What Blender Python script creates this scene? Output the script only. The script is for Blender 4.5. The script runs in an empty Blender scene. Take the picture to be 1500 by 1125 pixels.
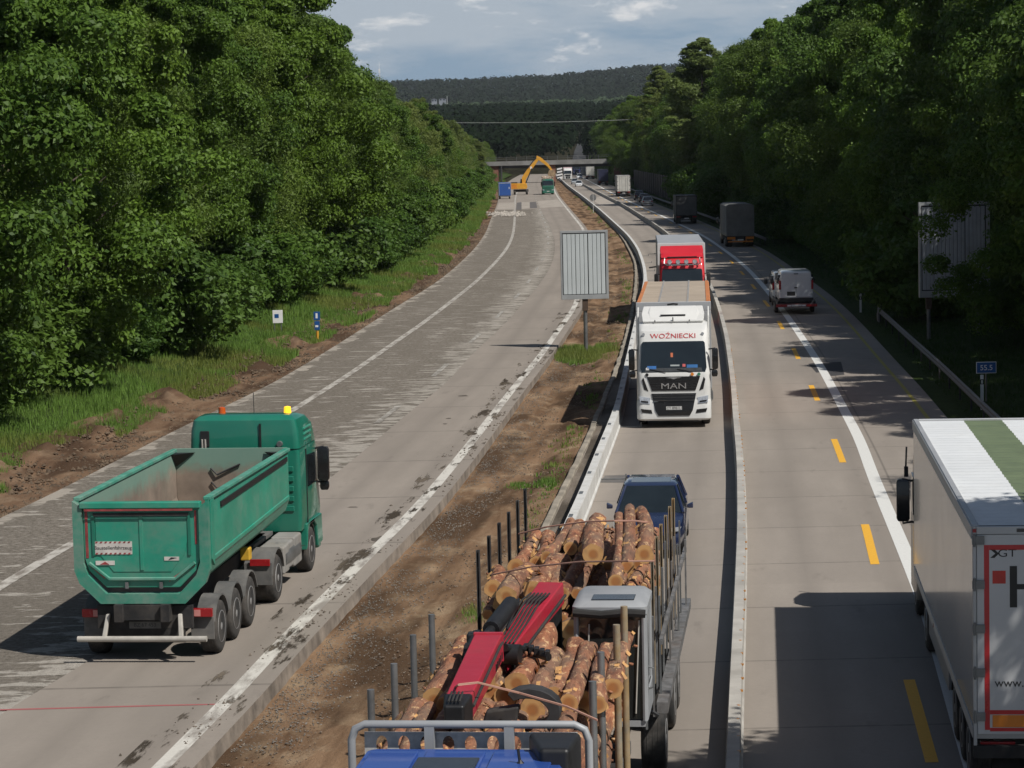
import bpy, math, random
import numpy as np
from mathutils import Vector, Matrix
R_=math.radians
random.seed(7); rng=np.random.default_rng(11)
sc=bpy.context.scene
COL=sc.collection
# ------------------------------------------------------------ camera
CH,F=9.3,3700.0
PIT=math.atan(342.3/3700); ROL=R_(1.3)
fw=Vector((0,math.cos(PIT),-math.sin(PIT))); u0=Vector((0,math.sin(PIT),math.cos(PIT))); r0=Vector((1,0,0))
UP=u0*math.cos(ROL)+r0*math.sin(ROL); RT=r0*math.cos(ROL)-u0*math.sin(ROL)
def ray(px,py): return fw+RT*((px-750)/F)+UP*((562.5-py)/F)
def at(px,py,z=0.0):
    d=ray(px,py); t=(z-CH)/d.z
    return Vector((d.x*t,d.y*t,z))
def atY(px,py,Y):
    d=ray(px,py); t=Y/d.y
    return Vector((d.x*t,Y,CH+d.z*t))
cam=bpy.data.cameras.new('camera'); co=bpy.data.objects.new('camera',cam); COL.objects.link(co)
m=Matrix((RT,UP,-fw)).transposed().to_4x4(); m.translation=Vector((0,0,CH)); co.matrix_world=m
cam.sensor_width=36; cam.lens=36*F/1500; cam.clip_start=.5; cam.clip_end=20000
sc.camera=co
sc.view_settings.view_transform='Standard'; sc.view_settings.look='None'; sc.view_settings.gamma=1
sc.view_settings.exposure=.06
# ------------------------------------------------------------ node helpers
class NT:
    def __init__(s,tree): s.t=tree; s.n=tree.nodes; s.l=tree.links
    def new(s,typ,**k):
        n=s.n.new(typ)
        for a,b in k.items(): setattr(n,a,b)
        return n
    def put(s,sock,v):
        if hasattr(v,'is_linked') : s.l.new(v,sock)
        elif isinstance(v,(tuple,list)) and len(v)==3 and sock.type=='RGBA': sock.default_value=(*v,1)
        else: sock.default_value=v
    def math(s,op,a,b=None,c=None,clamp=False):
        n=s.new('ShaderNodeMath',operation=op); n.use_clamp=clamp; s.put(n.inputs[0],a)
        if b is not None: s.put(n.inputs[1],b)
        if c is not None: s.put(n.inputs[2],c)
        return n.outputs[0]
    def mix(s,f,a,b,blend='MIX'):
        n=s.new('ShaderNodeMix',data_type='RGBA',blend_type=blend)
        s.put(n.inputs[0],f); s.put(n.inputs[6],a); s.put(n.inputs[7],b); return n.outputs[2]
    def noise(s,vec,scale=1,detail=4,rough=.55,dist=0):
        n=s.new('ShaderNodeTexNoise'); s.put(n.inputs['Vector'],vec)
        n.inputs['Scale'].default_value=scale; n.inputs['Detail'].default_value=detail
        n.inputs['Roughness'].default_value=rough; n.inputs['Distortion'].default_value=dist
        return n.outputs['Fac']
    def ramp(s,f,a,b,lo=0.,hi=1.):
        n=s.new('ShaderNodeMapRange'); s.put(n.inputs[0],f)
        n.inputs[1].default_value=a; n.inputs[2].default_value=b; n.inputs[3].default_value=lo; n.inputs[4].default_value=hi
        return n.outputs[0]
    def scale(s,vec,xyz):
        n=s.new('ShaderNodeMapping'); s.put(n.inputs[0],vec); n.inputs['Scale'].default_value=xyz; return n.outputs[0]
    def bump(s,h,strength=.3,dist=.05):
        n=s.new('ShaderNodeBump'); s.put(n.inputs['Height'],h); n.inputs['Strength'].default_value=strength
        n.inputs['Distance'].default_value=dist; return n.outputs[0]
def newmat(name):
    m=bpy.data.materials.new(name); m.use_nodes=True; t=NT(m.node_tree)
    b=t.n.get('Principled BSDF'); return m,t,b
def C3(h): # sRGB hex-ish tuple 0-255 -> linear
    return tuple(((c/255)/12.92 if c<=10 else (((c/255)+.055)/1.055)**2.4) for c in h)
_mc={}
def M(name,col,rough=.6,metal=0.,var=.18,scale=2.5,bump=0.,bscale=20,coat=0.,dirt=0.,dcol=(.22,.19,.15),emit=0.,spec=.5):
    if name in _mc: return _mc[name]
    m,t,b=newmat(name)
    tc=t.new('ShaderNodeTexCoord').outputs['Object']
    f=t.noise(tc,scale,5,.6)
    lo=tuple(c*(1-var) for c in col); hi=tuple(min(1,c*(1+var)) for c in col)
    c=t.mix(t.ramp(f,.3,.7),lo,hi)
    if dirt>0:
        g=t.noise(tc,1.3,6,.65); g2=t.noise(tc,9,4,.6)
        g=t.math('ADD',g,t.math('MULTIPLY',g2,.35))
        d=t.ramp(g,.75-.35*dirt,1.0-.15*dirt,0,min(1,dirt*1.2)); 
        c=t.mix(d,c,dcol)
        t.put(b.inputs['Roughness'],t.ramp(g,.4,.9,rough,min(1,rough+.35)))
    else: t.put(b.inputs['Roughness'],t.ramp(f,.2,.8,max(.02,rough-.06),min(1,rough+.06)))
    t.put(b.inputs['Base Color'],c); b.inputs['Metallic'].default_value=metal
    b.inputs['Specular IOR Level'].default_value=spec
    if coat: b.inputs['Coat Weight'].default_value=coat; b.inputs['Coat Roughness'].default_value=.06
    if bump: t.put(b.inputs['Normal'],t.bump(t.noise(tc,bscale,4,.6),bump,.02))
    if emit: b.inputs['Emission Color'].default_value=(*col,1); b.inputs['Emission Strength'].default_value=emit
    _mc[name]=m; return m
# ------------------------------------------------------------ mesh builder
class MB:
    def __init__(s): s.v=[]; s.f=[]; s.m=[]
    def add(s,vs,fs,m=0):
        o=len(s.v); s.v+= [tuple(v) for v in vs]; s.f+=[tuple(i+o for i in f) for f in fs]; s.m+=[m]*len(fs); return s
    def box(s,x0,x1,y0,y1,z0,z1,m=0):
        return s.hexa([(x0,y0,z0),(x1,y0,z0),(x1,y1,z0),(x0,y1,z0),(x0,y0,z1),(x1,y0,z1),(x1,y1,z1),(x0,y1,z1)],m)
    def hexa(s,p,m=0):
        return s.add(p,[(3,2,1,0),(4,5,6,7),(0,1,5,4),(1,2,6,5),(2,3,7,6),(3,0,4,7)],m)
    def loft(s,secs,m=0,caps=True,closed=True):
        n=len(secs[0]); vs=[p for q in secs for p in q]; fs=[]
        for i in range(len(secs)-1):
            for j in range(n if closed else n-1):
                k=(j+1)%n; fs.append((i*n+j,i*n+k,(i+1)*n+k,(i+1)*n+j))
        if caps: fs.append(tuple(range(n-1,-1,-1))); fs.append(tuple((len(secs)-1)*n+j for j in range(n)))
        return s.add(vs,fs,m)
    def prism(s,prof,axis,a0,a1,m=0):
        def P(p,a): return (a,p[0],p[1]) if axis=='x' else ((p[0],a,p[1]) if axis=='y' else (p[0],p[1],a))
        return s.loft([[P(p,a0) for p in prof],[P(p,a1) for p in prof]],m)
    def tube(s,pts,r,n=10,m=0,caps=True):
        pts=[Vector(p) for p in pts]; rs=r if isinstance(r,(list,tuple)) else [r]*len(pts); secs=[]; prev=None
        for i,p in enumerate(pts):
            d=(pts[min(i+1,len(pts)-1)]-pts[max(i-1,0)]).normalized()
            a=prev if prev is not None else (Vector((0,0,1)) if abs(d.z)<.9 else Vector((1,0,0)))
            x=(a-d*a.dot(d)).normalized(); y=d.cross(x); prev=x
            secs.append([p+(x*math.cos(t)+y*math.sin(t))*rs[i] for t in [2*math.pi*k/n for k in range(n)]])
        return s.loft(secs,m,caps)
    def lathe(s,prof,c,axis='x',n=20,m=0):  # prof (a,r)
        secs=[]
        for a,r in prof:
            q=[]
            for k in range(n):
                t=2*math.pi*k/n; u,w=r*math.cos(t),r*math.sin(t)
                q.append((c[0]+a,c[1]+u,c[2]+w) if axis=='x' else ((c[0]+u,c[1]+a,c[2]+w) if axis=='y' else (c[0]+u,c[1]+w,c[2]+a)))
            secs.append(q)
        return s.loft(secs,m)
    def patch(s,poly,ff,th=.012,m=0,lift=.0): # poly (x,z) on a front y=ff(z), facing +y
        n=len(poly); a=[(x,ff(z)+lift+th,z) for x,z in poly]; b=[(x,ff(z)+lift-.02,z) for x,z in poly]
        return s.add(a+b,[tuple(range(n)),tuple(range(2*n-1,n-1,-1))]+[(i,i+n,(i+1)%n+n,(i+1)%n) for i in range(n)],m)
    def mesh(s,name,mats,smooth=False):
        me=bpy.data.meshes.new(name); me.from_pydata(s.v,[],s.f)
        for q in (mats if isinstance(mats,(list,tuple)) else [mats]): me.materials.append(q)
        me.polygons.foreach_set('material_index',s.m)
        if smooth: me.polygons.foreach_set('use_smooth',[True]*len(s.f))
        me.update(); 
        import bmesh
        bm=bmesh.new(); bm.from_mesh(me); bmesh.ops.recalc_face_normals(bm,faces=bm.faces); bm.to_mesh(me); bm.free()
        return me
    def build(s,name,mats,parent=None,bevel=0,smooth=False,label=None):
        me=s.mesh(name,mats,smooth or bevel>0)
        o=bpy.data.objects.new(name,me); COL.objects.link(o)
        if parent is not None: o.parent=parent
        if bevel:
            b=o.modifiers.new('b','BEVEL'); b.width=bevel; b.segments=2; b.limit_method='ANGLE'; b.angle_limit=R_(35)
            try: b.harden_normals=True
            except: pass
        elif smooth:
            e=o.modifiers.new('e','EDGE_SPLIT'); e.split_angle=R_(38)
        if label: o['label']=label
        return o
def tag(o,label=None,cat=None,group=None,kind=None):
    if label: o['label']=label
    if cat: o['category']=cat
    if group: o['group']=group
    if kind: o['kind']=kind
    return o
def thing(name,label,cat,loc=(0,0,0),rz=0,group=None):
    o=bpy.data.objects.new(name,None); COL.objects.link(o); o.location=loc; o.rotation_euler=(0,0,rz)
    o.empty_display_size=.2
    return tag(o,label,cat,group)
def obj_copy(o,parent=None,loc=None,rz=None,label=None,scale=None):
    c=o.copy(); COL.objects.link(c)
    if parent is not None: c.parent=parent
    if loc is not None: c.location=loc
    if rz is not None: c.rotation_euler=(0,0,rz)
    if scale is not None: c.scale=scale if isinstance(scale,tuple) else (scale,)*3
    if label: c['label']=label
    return c
def copy_tree(o,loc,rz,label=None,scale=None,group=None):
    r=obj_copy(o,None,loc,rz,label,scale)
    if group: r['group']=group
    def rec(a,b):
        for ch in list(a.children):
            c=obj_copy(ch,b); rec(ch,c)
    rec(o,r); return r
def text(body,parent,name,size,loc,rot,mat,ext=.004,align='CENTER',sx=1.):
    cu=bpy.data.curves.new(name,'FONT'); cu.body=body; cu.size=size; cu.extrude=ext; cu.align_x=align; cu.align_y='CENTER'
    cu.materials.append(mat); q=bpy.data.objects.new(name,cu); COL.objects.link(q); me=bpy.data.meshes.new_from_object(q); bpy.data.objects.remove(q); me.name=name
    o=bpy.data.objects.new(name,me); COL.objects.link(o); o.parent=parent
    o.location=loc; o.rotation_euler=rot; o.scale=(sx,1,1); return o
# ------------------------------------------------------------ curves x(Y)
def pchip(xs,ys,q):
    xs=np.array(xs,float); ys=np.array(ys,float); h=np.diff(xs); d=np.diff(ys)/h; m_=np.zeros_like(ys)
    m_[1:-1]=np.where(d[:-1]*d[1:]>0, 2*d[:-1]*d[1:]/(d[:-1]+d[1:]+1e-12), 0)
    m_[1:-1]=(d[:-1]*h[1:]+d[1:]*h[:-1])/(h[1:]+h[:-1])
    m_[0]=d[0]; m_[-1]=d[-1]
    i=np.clip(np.searchsorted(xs,q)-1,0,len(xs)-2); t=(q-xs[i])/h[i]
    r=(2*t**3-3*t**2+1)*ys[i]+(t**3-2*t**2+t)*h[i]*m_[i]+(-2*t**3+3*t**2)*ys[i+1]+(t**3-t**2)*h[i]*m_[i+1]
    r=np.where(q<xs[0],ys[0]+(q-xs[0])*m_[0],r); r=np.where(q>xs[-1],ys[-1]+(q-xs[-1])*m_[-1],r)
    return r
GY=np.exp(np.linspace(math.log(12),math.log(1500),600))
class Curve:
    def __init__(s,pts,z=0.,extra=(),smooth=9):
        w=[at(x,y,z) for x,y in pts]; w=[(p.y,p.x) for p in w]+list(extra); w.sort()
        Y=[a for a,b in w]; X=[b for a,b in w]
        # thin near-duplicates
        YY=[Y[0]];XX=[X[0]]
        for a,b in zip(Y[1:],X[1:]):
            if a>YY[-1]*1.02: YY.append(a);XX.append(b)
        # end slopes
        g=np.interp(GY,YY,XX)
        k=max(1,len(YY)//6)
        s0=(XX[min(3,len(XX)-1)]-XX[0])/(YY[min(3,len(XX)-1)]-YY[0]); s1=(XX[-1]-XX[-3])/(YY[-1]-YY[-3])
        g=np.where(GY<YY[0],XX[0]+(GY-YY[0])*s0,g); g=np.where(GY>YY[-1],XX[-1]+(GY-YY[-1])*s1,g)
        for _ in range(2):
            kk=np.hanning(2*smooth+3)[1:-1]; kk/=kk.sum()
            # pad linearly
            n=smooth; a=g[0]-(g[1]-g[0])*np.arange(n,0,-1); b=g[-1]+(g[-1]-g[-2])*np.arange(1,n+1)
            g=np.convolve(np.concatenate([a,g,b]),kk,'valid')
        s.g=g
    def __call__(s,Y): return np.interp(Y,GY,s.g)
    def slope(s,Y): return float((s(Y*1.03)-s(Y*.97))/(Y*.06))
    def off(s,d):
        c=Curve.__new__(Curve); sl=np.gradient(s.g,GY); c.g=s.g+d*np.sqrt(1+sl**2); return c
A=Curve([(0,757),(69,727),(163,678),(222,647),(270,623),(347,586),(402,560),(437,539),(485,510),(532,480),(560,462),(588,444),(620,426),(652,404),(678,381),(698,361),(712,340),(718.6,321),(725,307),(729,297),(731,285),(738,271),(750,262),(762,256)])
B=Curve([(0,860),(46,829),(92,804.5),(440,594),(463,578),(494,560),(532,534),(580,500),(624,470),(660,442),(696,414),(730,380),(744,362),(751,346),(753,333),(754,320),(754,305),(755,288),(763,268)])
Cc=Curve([(531,635),(574,603),(628,556),(650,538),(688,502),(702,490),(724,466),(738,456),(754,436),(762,430),(772,413),(779,408),(793,380),(800,373),(803,362),(803,345),(800,331),(797,323),(792,309),(785,293),(783,275)])
D=Curve([(0,1050),(40,1016),(107,991),(463,719),(497,691),(542,655),(599,605),(658,560),(680,532),(710,502),(740,476),(764,448),(780,430),(800,405),(812,380),(814,355),(806,330),(795,312)])
E=Curve([(239,1125),(264,1105),(285,1074),(331,1035),(380,979),(426,930),(540,815),(567,789),(599,759),(637,716),(667,680),(712,623),(753,569),(766,554),(794,520),(820,482),(836,460),(846,446),(857,339),(852,331),(840,317),(827,301),(816,287),(811,276),(806,264)])
Fc=E.off(.46)
G=Curve([(800,773),(818,734),(834,702),(848,675),(861.6,643.5),(875,612),(892,570),(902,544),(909,526),(920,484),(926,460),(931,420),(932,390),(924,371),(911,347),(893,328),(872,308),(848,288),(827,271),(822,265)])
Hc=Curve([(837,759),(855,720.6),(870.7,680),(886.6,641),(904.7,598),(946,408),(943,388),(934.7,364),(920,344),(906.7,332),(880,308),(853,286.7),(830.7,270.7),(825,265)],z=.5)
Ic=Curve([(1073,1125),(1077,999),(1082,888),(1085,800),(1086,761),(1085,716),(1084,671),(1079,625),(1076,590),(1074,560),(1064,490),(1052,446),(1039,412),(980,342),(960,328),(933,310.7),(913,298.7),(893,289),(872,278.7),(856,270)],z=.45)
J=Curve([(1365,1117),(1331,994),(1280,824),(1267,765),(1233.5,675),(1220.5,640),(1196,584),(1186.5,560.6),(1167.7,523),(1160.5,506),(1144,479),(1140,468),(1124,446),(1115,436),(1104,419.5),(1098,413),(1087,399.5),(1080,393)],
   extra=())
K=Curve([(1425,1117),(1382,970),(1358,888),(1322,800),(1276,691.6),(1260,644),(1235,598.7),(1215,560),(1194.4,524),(1174,494),(1156,467),(1124,426),(1096,394),(1073,374.7),(1056,362.7),(1037,349),(1020,340),(1000,330.7),(982.7,322.7),(966.7,314.7),(940,303.5),(913,290.7),(893,281),(880,274),(862.7,265)])
L=Curve([(1355,608),(1326,570),(1303,544),(1280.5,518),(1253,485),(1230.7,460),(1210,440),(1196,428),(1160,401),(1127,377),(1112,366.7),(1025,326.7),(977,306.7),(957,300)])
# beyond the last traced point the lanes keep their spacing from K
def graft(c,base,Y0):
    d=c(Y0)-base(Y0); w=np.clip((GY-Y0*.9)/(Y0*.2),0,1); c.g=c.g*(1-w)+(base.g+d)*w
graft(J,K,200)
graft(L,K,380)
Mc=L.off(.65)
if __name__=='__main__' and globals().get('DEBUGC'):
    for Y in (30,45,60,80,100,130,170,220,300,400,550,750): print(Y,*[f'{n}:{float(c(Y)):.1f}' for n,c in zip('ABCDEFGHIJKLM',(A,B,Cc,D,E,Fc,G,Hc,Ic,J,K,L,Mc))])
# ------------------------------------------------------------ strips
def rows(Y0,Y1,k=.012,mx=8.):
    out=[Y0]
    while out[-1]<Y1: out.append(min(Y1,out[-1]+min(mx,max(.4,out[-1]*k))))
    return np.array(out)
def grid_obj(name,X,Yr,Z,U,mat,kind='structure',smooth=True):
    # X,Z,U arrays (nrow,ncol)
    nr,nc=X.shape; me=bpy.data.meshes.new(name)
    V=np.stack([X,np.repeat(Yr[:,None],nc,1),Z],-1).reshape(-1,3)
    i=np.arange((nr-1)*(nc-1)); r,c=divmod(i,nc-1); a=r*nc+c
    Fq=np.stack([a,a+1,a+nc+1,a+nc],-1)
    me.vertices.add(len(V)); me.vertices.foreach_set('co',V.ravel())
    me.loops.add(Fq.size); me.loops.foreach_set('vertex_index',Fq.ravel())
    me.polygons.add(len(Fq)); me.polygons.foreach_set('loop_start',np.arange(len(Fq))*4); me.polygons.foreach_set('loop_total',np.full(len(Fq),4))
    if smooth: me.polygons.foreach_set('use_smooth',np.ones(len(Fq),bool))
    uv=me.uv_layers.new(name='UVMap'); UVv=np.stack([U,np.repeat(Yr[:,None],nc,1)],-1).reshape(-1,2)
    uv.data.foreach_set('uv',UVv[Fq.ravel()].ravel())
    me.materials.append(mat); me.update(); me.validate()
    o=bpy.data.objects.new(name,me); COL.objects.link(o)
    if kind: o['kind']=kind
    return o
def strip(name,fa,fb,z,mat,Y0,Y1,n=2,kind='structure',k=.012,zf=None,uref=None):
    Yr=rows(Y0,Y1,k); a=fa(Yr) if callable(fa) else np.full(len(Yr),fa); b=fb(Yr) if callable(fb) else np.full(len(Yr),fb)
    t=np.linspace(0,1,n)[None,:]; X=a[:,None]*(1-t)+b[:,None]*t
    Z=np.full_like(X,z) if zf is None else zf(X,Yr[:,None]*np.ones_like(X),t)
    ref=(uref or fa)(Yr)[:,None]; return grid_obj(name,X,Yr,Z,X-ref,mat,kind)
from mathutils import noise as mno
def vnoise(X,Y,s,seed=0,octv=3):
    out=np.zeros(X.shape); it=np.nditer(X,flags=['multi_index'])
    for v in it:
        i=it.multi_index; out[i]=mno.fractal(Vector((float(v)*s+seed*17.3,float(Y[i])*s,seed*3.1)),.9,2.1,octv)
    return out
# ------------------------------------------------------------ surface materials
def uvn(t,sx,sy):
    uv=t.new('ShaderNodeTexCoord').outputs['UV']; return uv,t.scale(uv,(sx,sy,1))
def concrete(name,base,lane=(),joint=5.,longj=(),tint=0.12,stain=.5):
    m,t,b=newmat(name); uv,_=uvn(t,1,1)
    sp=t.new('ShaderNodeSeparateXYZ'); t.put(sp.inputs[0],uv); u,v=sp.outputs[0],sp.outputs[1]
    big=t.noise(t.scale(uv,(.55,.08,1)),1,5,.6); mid=t.noise(t.scale(uv,(1.2,.5,1)),1.3,6,.65); fine=t.noise(uv,9,6,.75)
    c=t.mix(t.ramp(big,.35,.68),tuple(x*(1-tint) for x in base),tuple(x*(1+tint) for x in base))
    c=t.mix(t.ramp(mid,.3,.75,0,.55*stain),c,tuple(x*.72 for x in base))
    c=t.mix(t.ramp(fine,.35,.7,0,.30),c,tuple(x*.7 for x in base))
    # slab-to-slab tone
    wn=t.new('ShaderNodeTexWhiteNoise',noise_dimensions='2D'); cv=t.new('ShaderNodeCombineXYZ')
    t.put(cv.inputs[0],t.math('FLOOR',t.math('DIVIDE',u,3.9))); t.put(cv.inputs[1],t.math('FLOOR',t.math('DIVIDE',v,joint))); t.put(wn.inputs['Vector'],cv.outputs[0])
    c=t.mix(t.math('MULTIPLY',wn.outputs['Value'],.16),c,tuple(x*.62 for x in base))
    # tyre darkening in wheel paths
    for (u0_,w_) in lane:
        d=t.math('ABSOLUTE',t.math('SUBTRACT',u,u0_)); k=t.ramp(d,0,w_,.42,0)
        c=t.mix(t.math('MULTIPLY',k,t.ramp(big,.2,.7,.4,1)),c,tuple(x*.55 for x in base))
    # joints
    fr=t.math('FRACT',t.math('DIVIDE',v,joint)); jw=t.noise(t.scale(uv,(1.2,.3,1)),1.5,3)
    jl=t.ramp(t.math('ABSOLUTE',t.math('SUBTRACT',fr,.5)),0,.012,.75,0)
    c=t.mix(t.math('MULTIPLY',jl,t.ramp(jw,.3,.6,.35,1)),c,tuple(x*.3 for x in base))
    for u0_ in longj:
        d=t.math('ABSOLUTE',t.math('SUBTRACT',u,u0_)); c=t.mix(t.ramp(d,.0,.05,.7,0),c,tuple(x*.35 for x in base))
    # crack / oil spots
    sp2=t.noise(t.scale(uv,(1.3,.35,1)),1.1,6,.6); c=t.mix(t.ramp(sp2,.62,.72,0,.4),c,tuple(x*.5 for x in base))
    t.put(b.inputs['Base Color'],c); b.inputs['Roughness'].default_value=.85; b.inputs['Specular IOR Level'].default_value=.25
    t.put(b.inputs['Normal'],t.bump(fine,.25,.01)); return m
CB=(.285,.252,.218)
m_conL=concrete('concrete_left',(.278,.244,.209),lane=((8.6,.45),(10.3,.45)),joint=8.)
m_conR=concrete('concrete_right',CB,lane=((1.7,.5),(3.6,.5),(6.2,.5),(8.1,.5)),joint=5.3,longj=(8.95,))
def milled():
    m,t,b=newmat('milled_concrete'); uv,_=uvn(t,1,1)
    n1=t.noise(t.scale(uv,(.9,2.4,1)),1.,6,.7); n2=t.noise(uv,7,6,.75); n3=t.noise(t.scale(uv,(.3,.06,1)),1,3)
    c=t.mix(t.ramp(n2,.35,.68),(.085,.075,.062),(.285,.254,.216))
    c=t.mix(t.ramp(n3,.4,.65,0,.6),c,(.145,.128,.107))
    # transverse pale scars, denser in bands along the road
    sc_=t.noise(t.scale(uv,(.75,2.1,1)),1.,5,.60,.4); dens=t.noise(t.scale(uv,(.8,.03,1)),1,3)
    sp=t.new('ShaderNodeSeparateXYZ'); t.put(sp.inputs[0],uv); u=sp.outputs[0]
    band=t.ramp(t.math('ABSOLUTE',t.math('SUBTRACT',u,7.1)),0,1.7,.14,0)
    s=t.math('ADD',t.math('ADD',sc_,t.math('MULTIPLY',dens,.10)),band)
    s2=t.math('MULTIPLY',t.ramp(s,.635,.675),t.ramp(n2,.3,.5,.45,1))
    c=t.mix(t.math('MULTIPLY',s2,.72),c,(.42,.39,.345))
    en=t.noise(t.scale(uv,(.8,.35,1)),1.3,4,.6); ed=t.math('ADD',u,t.math('MULTIPLY',t.math('SUBTRACT',en,.5),1.9)); c=t.mix(t.math('MULTIPLY',t.math('MULTIPLY',t.ramp(ed,.30,.38,1,0),t.ramp(t.noise(t.scale(uv,(.3,.35,1)),1,4,.7),.46,.53)),t.ramp(n2,.25,.4,.4,.9)),c,(.36,.325,.28))
    t.put(b.inputs['Base Color'],c); b.inputs['Roughness'].default_value=.95; b.inputs['Specular IOR Level'].default_value=.1
    t.put(b.inputs['Normal'],t.bump(t.math('ADD',n2,t.math('MULTIPLY',t.noise(uv,25,3),.6)),.8,.06)); return m
m_mill=milled()
def paint(name,col,wear=.35,scale=(2,2),bg=CB):
    m,t,b=newmat(name); uv,_=uvn(t,1,1); n=t.noise(t.scale(uv,(scale[0],scale[1],1)),1.2,6,.7); n2=t.noise(uv,12,4)
    c=t.mix(t.ramp(n2,.3,.7),tuple(x*.88 for x in col),col); c=t.mix(t.ramp(n,.72-.32*wear,.80-.25*wear,0,.9),c,tuple(x*.8 for x in bg))
    t.put(b.inputs['Base Color'],c); b.inputs['Roughness'].default_value=.7; return m
m_white=paint('road_paint_white',(.66,.66,.63),.18); m_oldw=paint('road_paint_worn',(.47,.445,.40),.85,(2.4,.9),bg=(.2,.17,.14)); m_edgew=paint('road_paint_edge',(.58,.555,.50),.78,(1.5,.35))
m_yel=paint('road_paint_yellow',(.75,.40,.035),.1); m_yel2=paint('road_paint_yellow_old',(.34,.29,.045),.45,(2,1))
def dirtmat(name,a,b_,c_,grassy=0.,rut=True,side=None):
    m,t,b=newmat(name); uv,_=uvn(t,1,1)
    n1=t.noise(t.scale(uv,(1.6,.16,1)),1.,6,.62,.3); n2=t.noise(t.scale(uv,(1,.6,1)),.9,7,.68); n3=t.noise(uv,11,5,.75); n4=t.noise(t.scale(uv,(.5,.12,1)),1,4)
    c=t.mix(t.ramp(n1,.38,.62),a,b_); c=t.mix(t.ramp(n2,.5,.66,0,.85),c,c_)
    c=t.mix(t.ramp(n4,.48,.58,0,.9),c,tuple(x*.5 for x in a))
    st=t.ramp(n3,.62,.70); c=t.mix(t.math('MULTIPLY',st,.55),c,(.36,.32,.26)); c=t.mix(t.ramp(n3,.3,.42,.5,0),c,tuple(x*.4 for x in a))
    if grassy:
        g=t.noise(t.scale(uv,(1.1,.3,1)),.8,5,.65); c=t.mix(t.ramp(g,.60-.3*grassy,.70-.3*grassy),c,(.05,.085,.018))
    t.put(b.inputs['Base Color'],c); b.inputs['Roughness'].default_value=.95; b.inputs['Specular IOR Level'].default_value=.1
    t.put(b.inputs['Normal'],t.bump(t.math('ADD',n3,n2),.7,.08)); return m
m_dirt=dirtmat('median_dirt',(.145,.087,.050),(.255,.163,.098),(.34,.25,.16),.0)
m_dirtL=dirtmat('verge_dirt',(.12,.072,.045),(.20,.128,.08),(.25,.18,.12),0)
m_gravel=dirtmat('gravel',(.15,.125,.098),(.21,.18,.15),(.26,.225,.19),0)
def grassground(name,a,b_):
    m,t,b=newmat(name); tc=t.new('ShaderNodeTexCoord').outputs['Object']
    n=t.noise(tc,.6,6,.7); n2=t.noise(tc,6,5,.7); c=t.mix(t.ramp(n,.3,.7),a,b_); c=t.mix(t.ramp(n2,.4,.7,0,.5),c,tuple(x*.45 for x in a))
    t.put(b.inputs['Base Color'],c); b.inputs['Roughness'].default_value=.95; b.inputs['Specular IOR Level'].default_value=.1
    t.put(b.inputs['Normal'],t.bump(n2,.8,.15)); return m
m_gground=grassground('grass_soil',(.03,.05,.013),(.052,.078,.02)); m_floor=grassground('forest_floor',(.02,.02,.01),(.045,.04,.02))
# ------------------------------------------------------------ terrain
def sst(t): t=np.clip(t,0,1); return t*t*(3-2*t)
def hillz(x,Y):
    z=np.interp(Y,[0,950,1050,1200,1500,2000,2300,2700,3200,4300,5200,9000],[0,0,2.5,8,17,30,26,40,60,121,134,134])
    side=(x/Y); z2=np.interp(side,[-.3,-.13,-.055,-.02,.02,.055,.09,.3],[.90,.93,.95,.965,.99,1.10,1.08,1.0])
    w=np.clip((Y-2600)/900,0,1); return z*(1-w)+z*z2*w
def leftz(d): return -.12+1.0*sst((d-1.8)/6.5)+ .03*np.maximum(d-8,0)
def rightz(d): return -.03+.55*sst((d-1.2)/6)+.05*np.maximum(d-7,0)
def ground_z(x,Y):
    dl=float(A(Y))-x; dr=x-float(Mc(Y))
    if dl>0: z=float(leftz(dl))
    elif dr>0: z=float(rightz(dr))
    else: z=-.25
    return z+float(hillz(x,Y))
# sheet reaching the horizon: left and right country
for nm,side in (('ground',-1),):
    Yr=np.concatenate([rows(6,1500,.03,25),np.array([1600,1750,1900,2100,2300,2700,3200,4000,5000,6500,9000])])
    offs=np.array([4000,1500,700,350,180,100,60,40,28,20,15,11,9.])
    XL=A(Yr)[:,None]-offs[None,:]; XR=Mc(Yr)[:,None]+offs[::-1][None,:]
    ZL=leftz(offs)[None,:].clip(None,4)+hillz(XL,Yr[:,None])-.02; ZR=rightz(offs[::-1])[None,:].clip(None,5)+hillz(XR,Yr[:,None])-.02
    mid=np.linspace(0,1,10)[None,:]; a=(A(Yr)-7)[:,None]; b=(Mc(Yr)+7)[:,None]; XM=a*(1-mid)+b*mid
    ZM=np.full_like(XM,-.55)+hillz(XM,Yr[:,None])
    X=np.concatenate([XL,XM,XR],1); Z=np.concatenate([ZL,ZM,ZR],1)
    g=grid_obj('ground',X,Yr,Z,X,m_floor)
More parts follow.
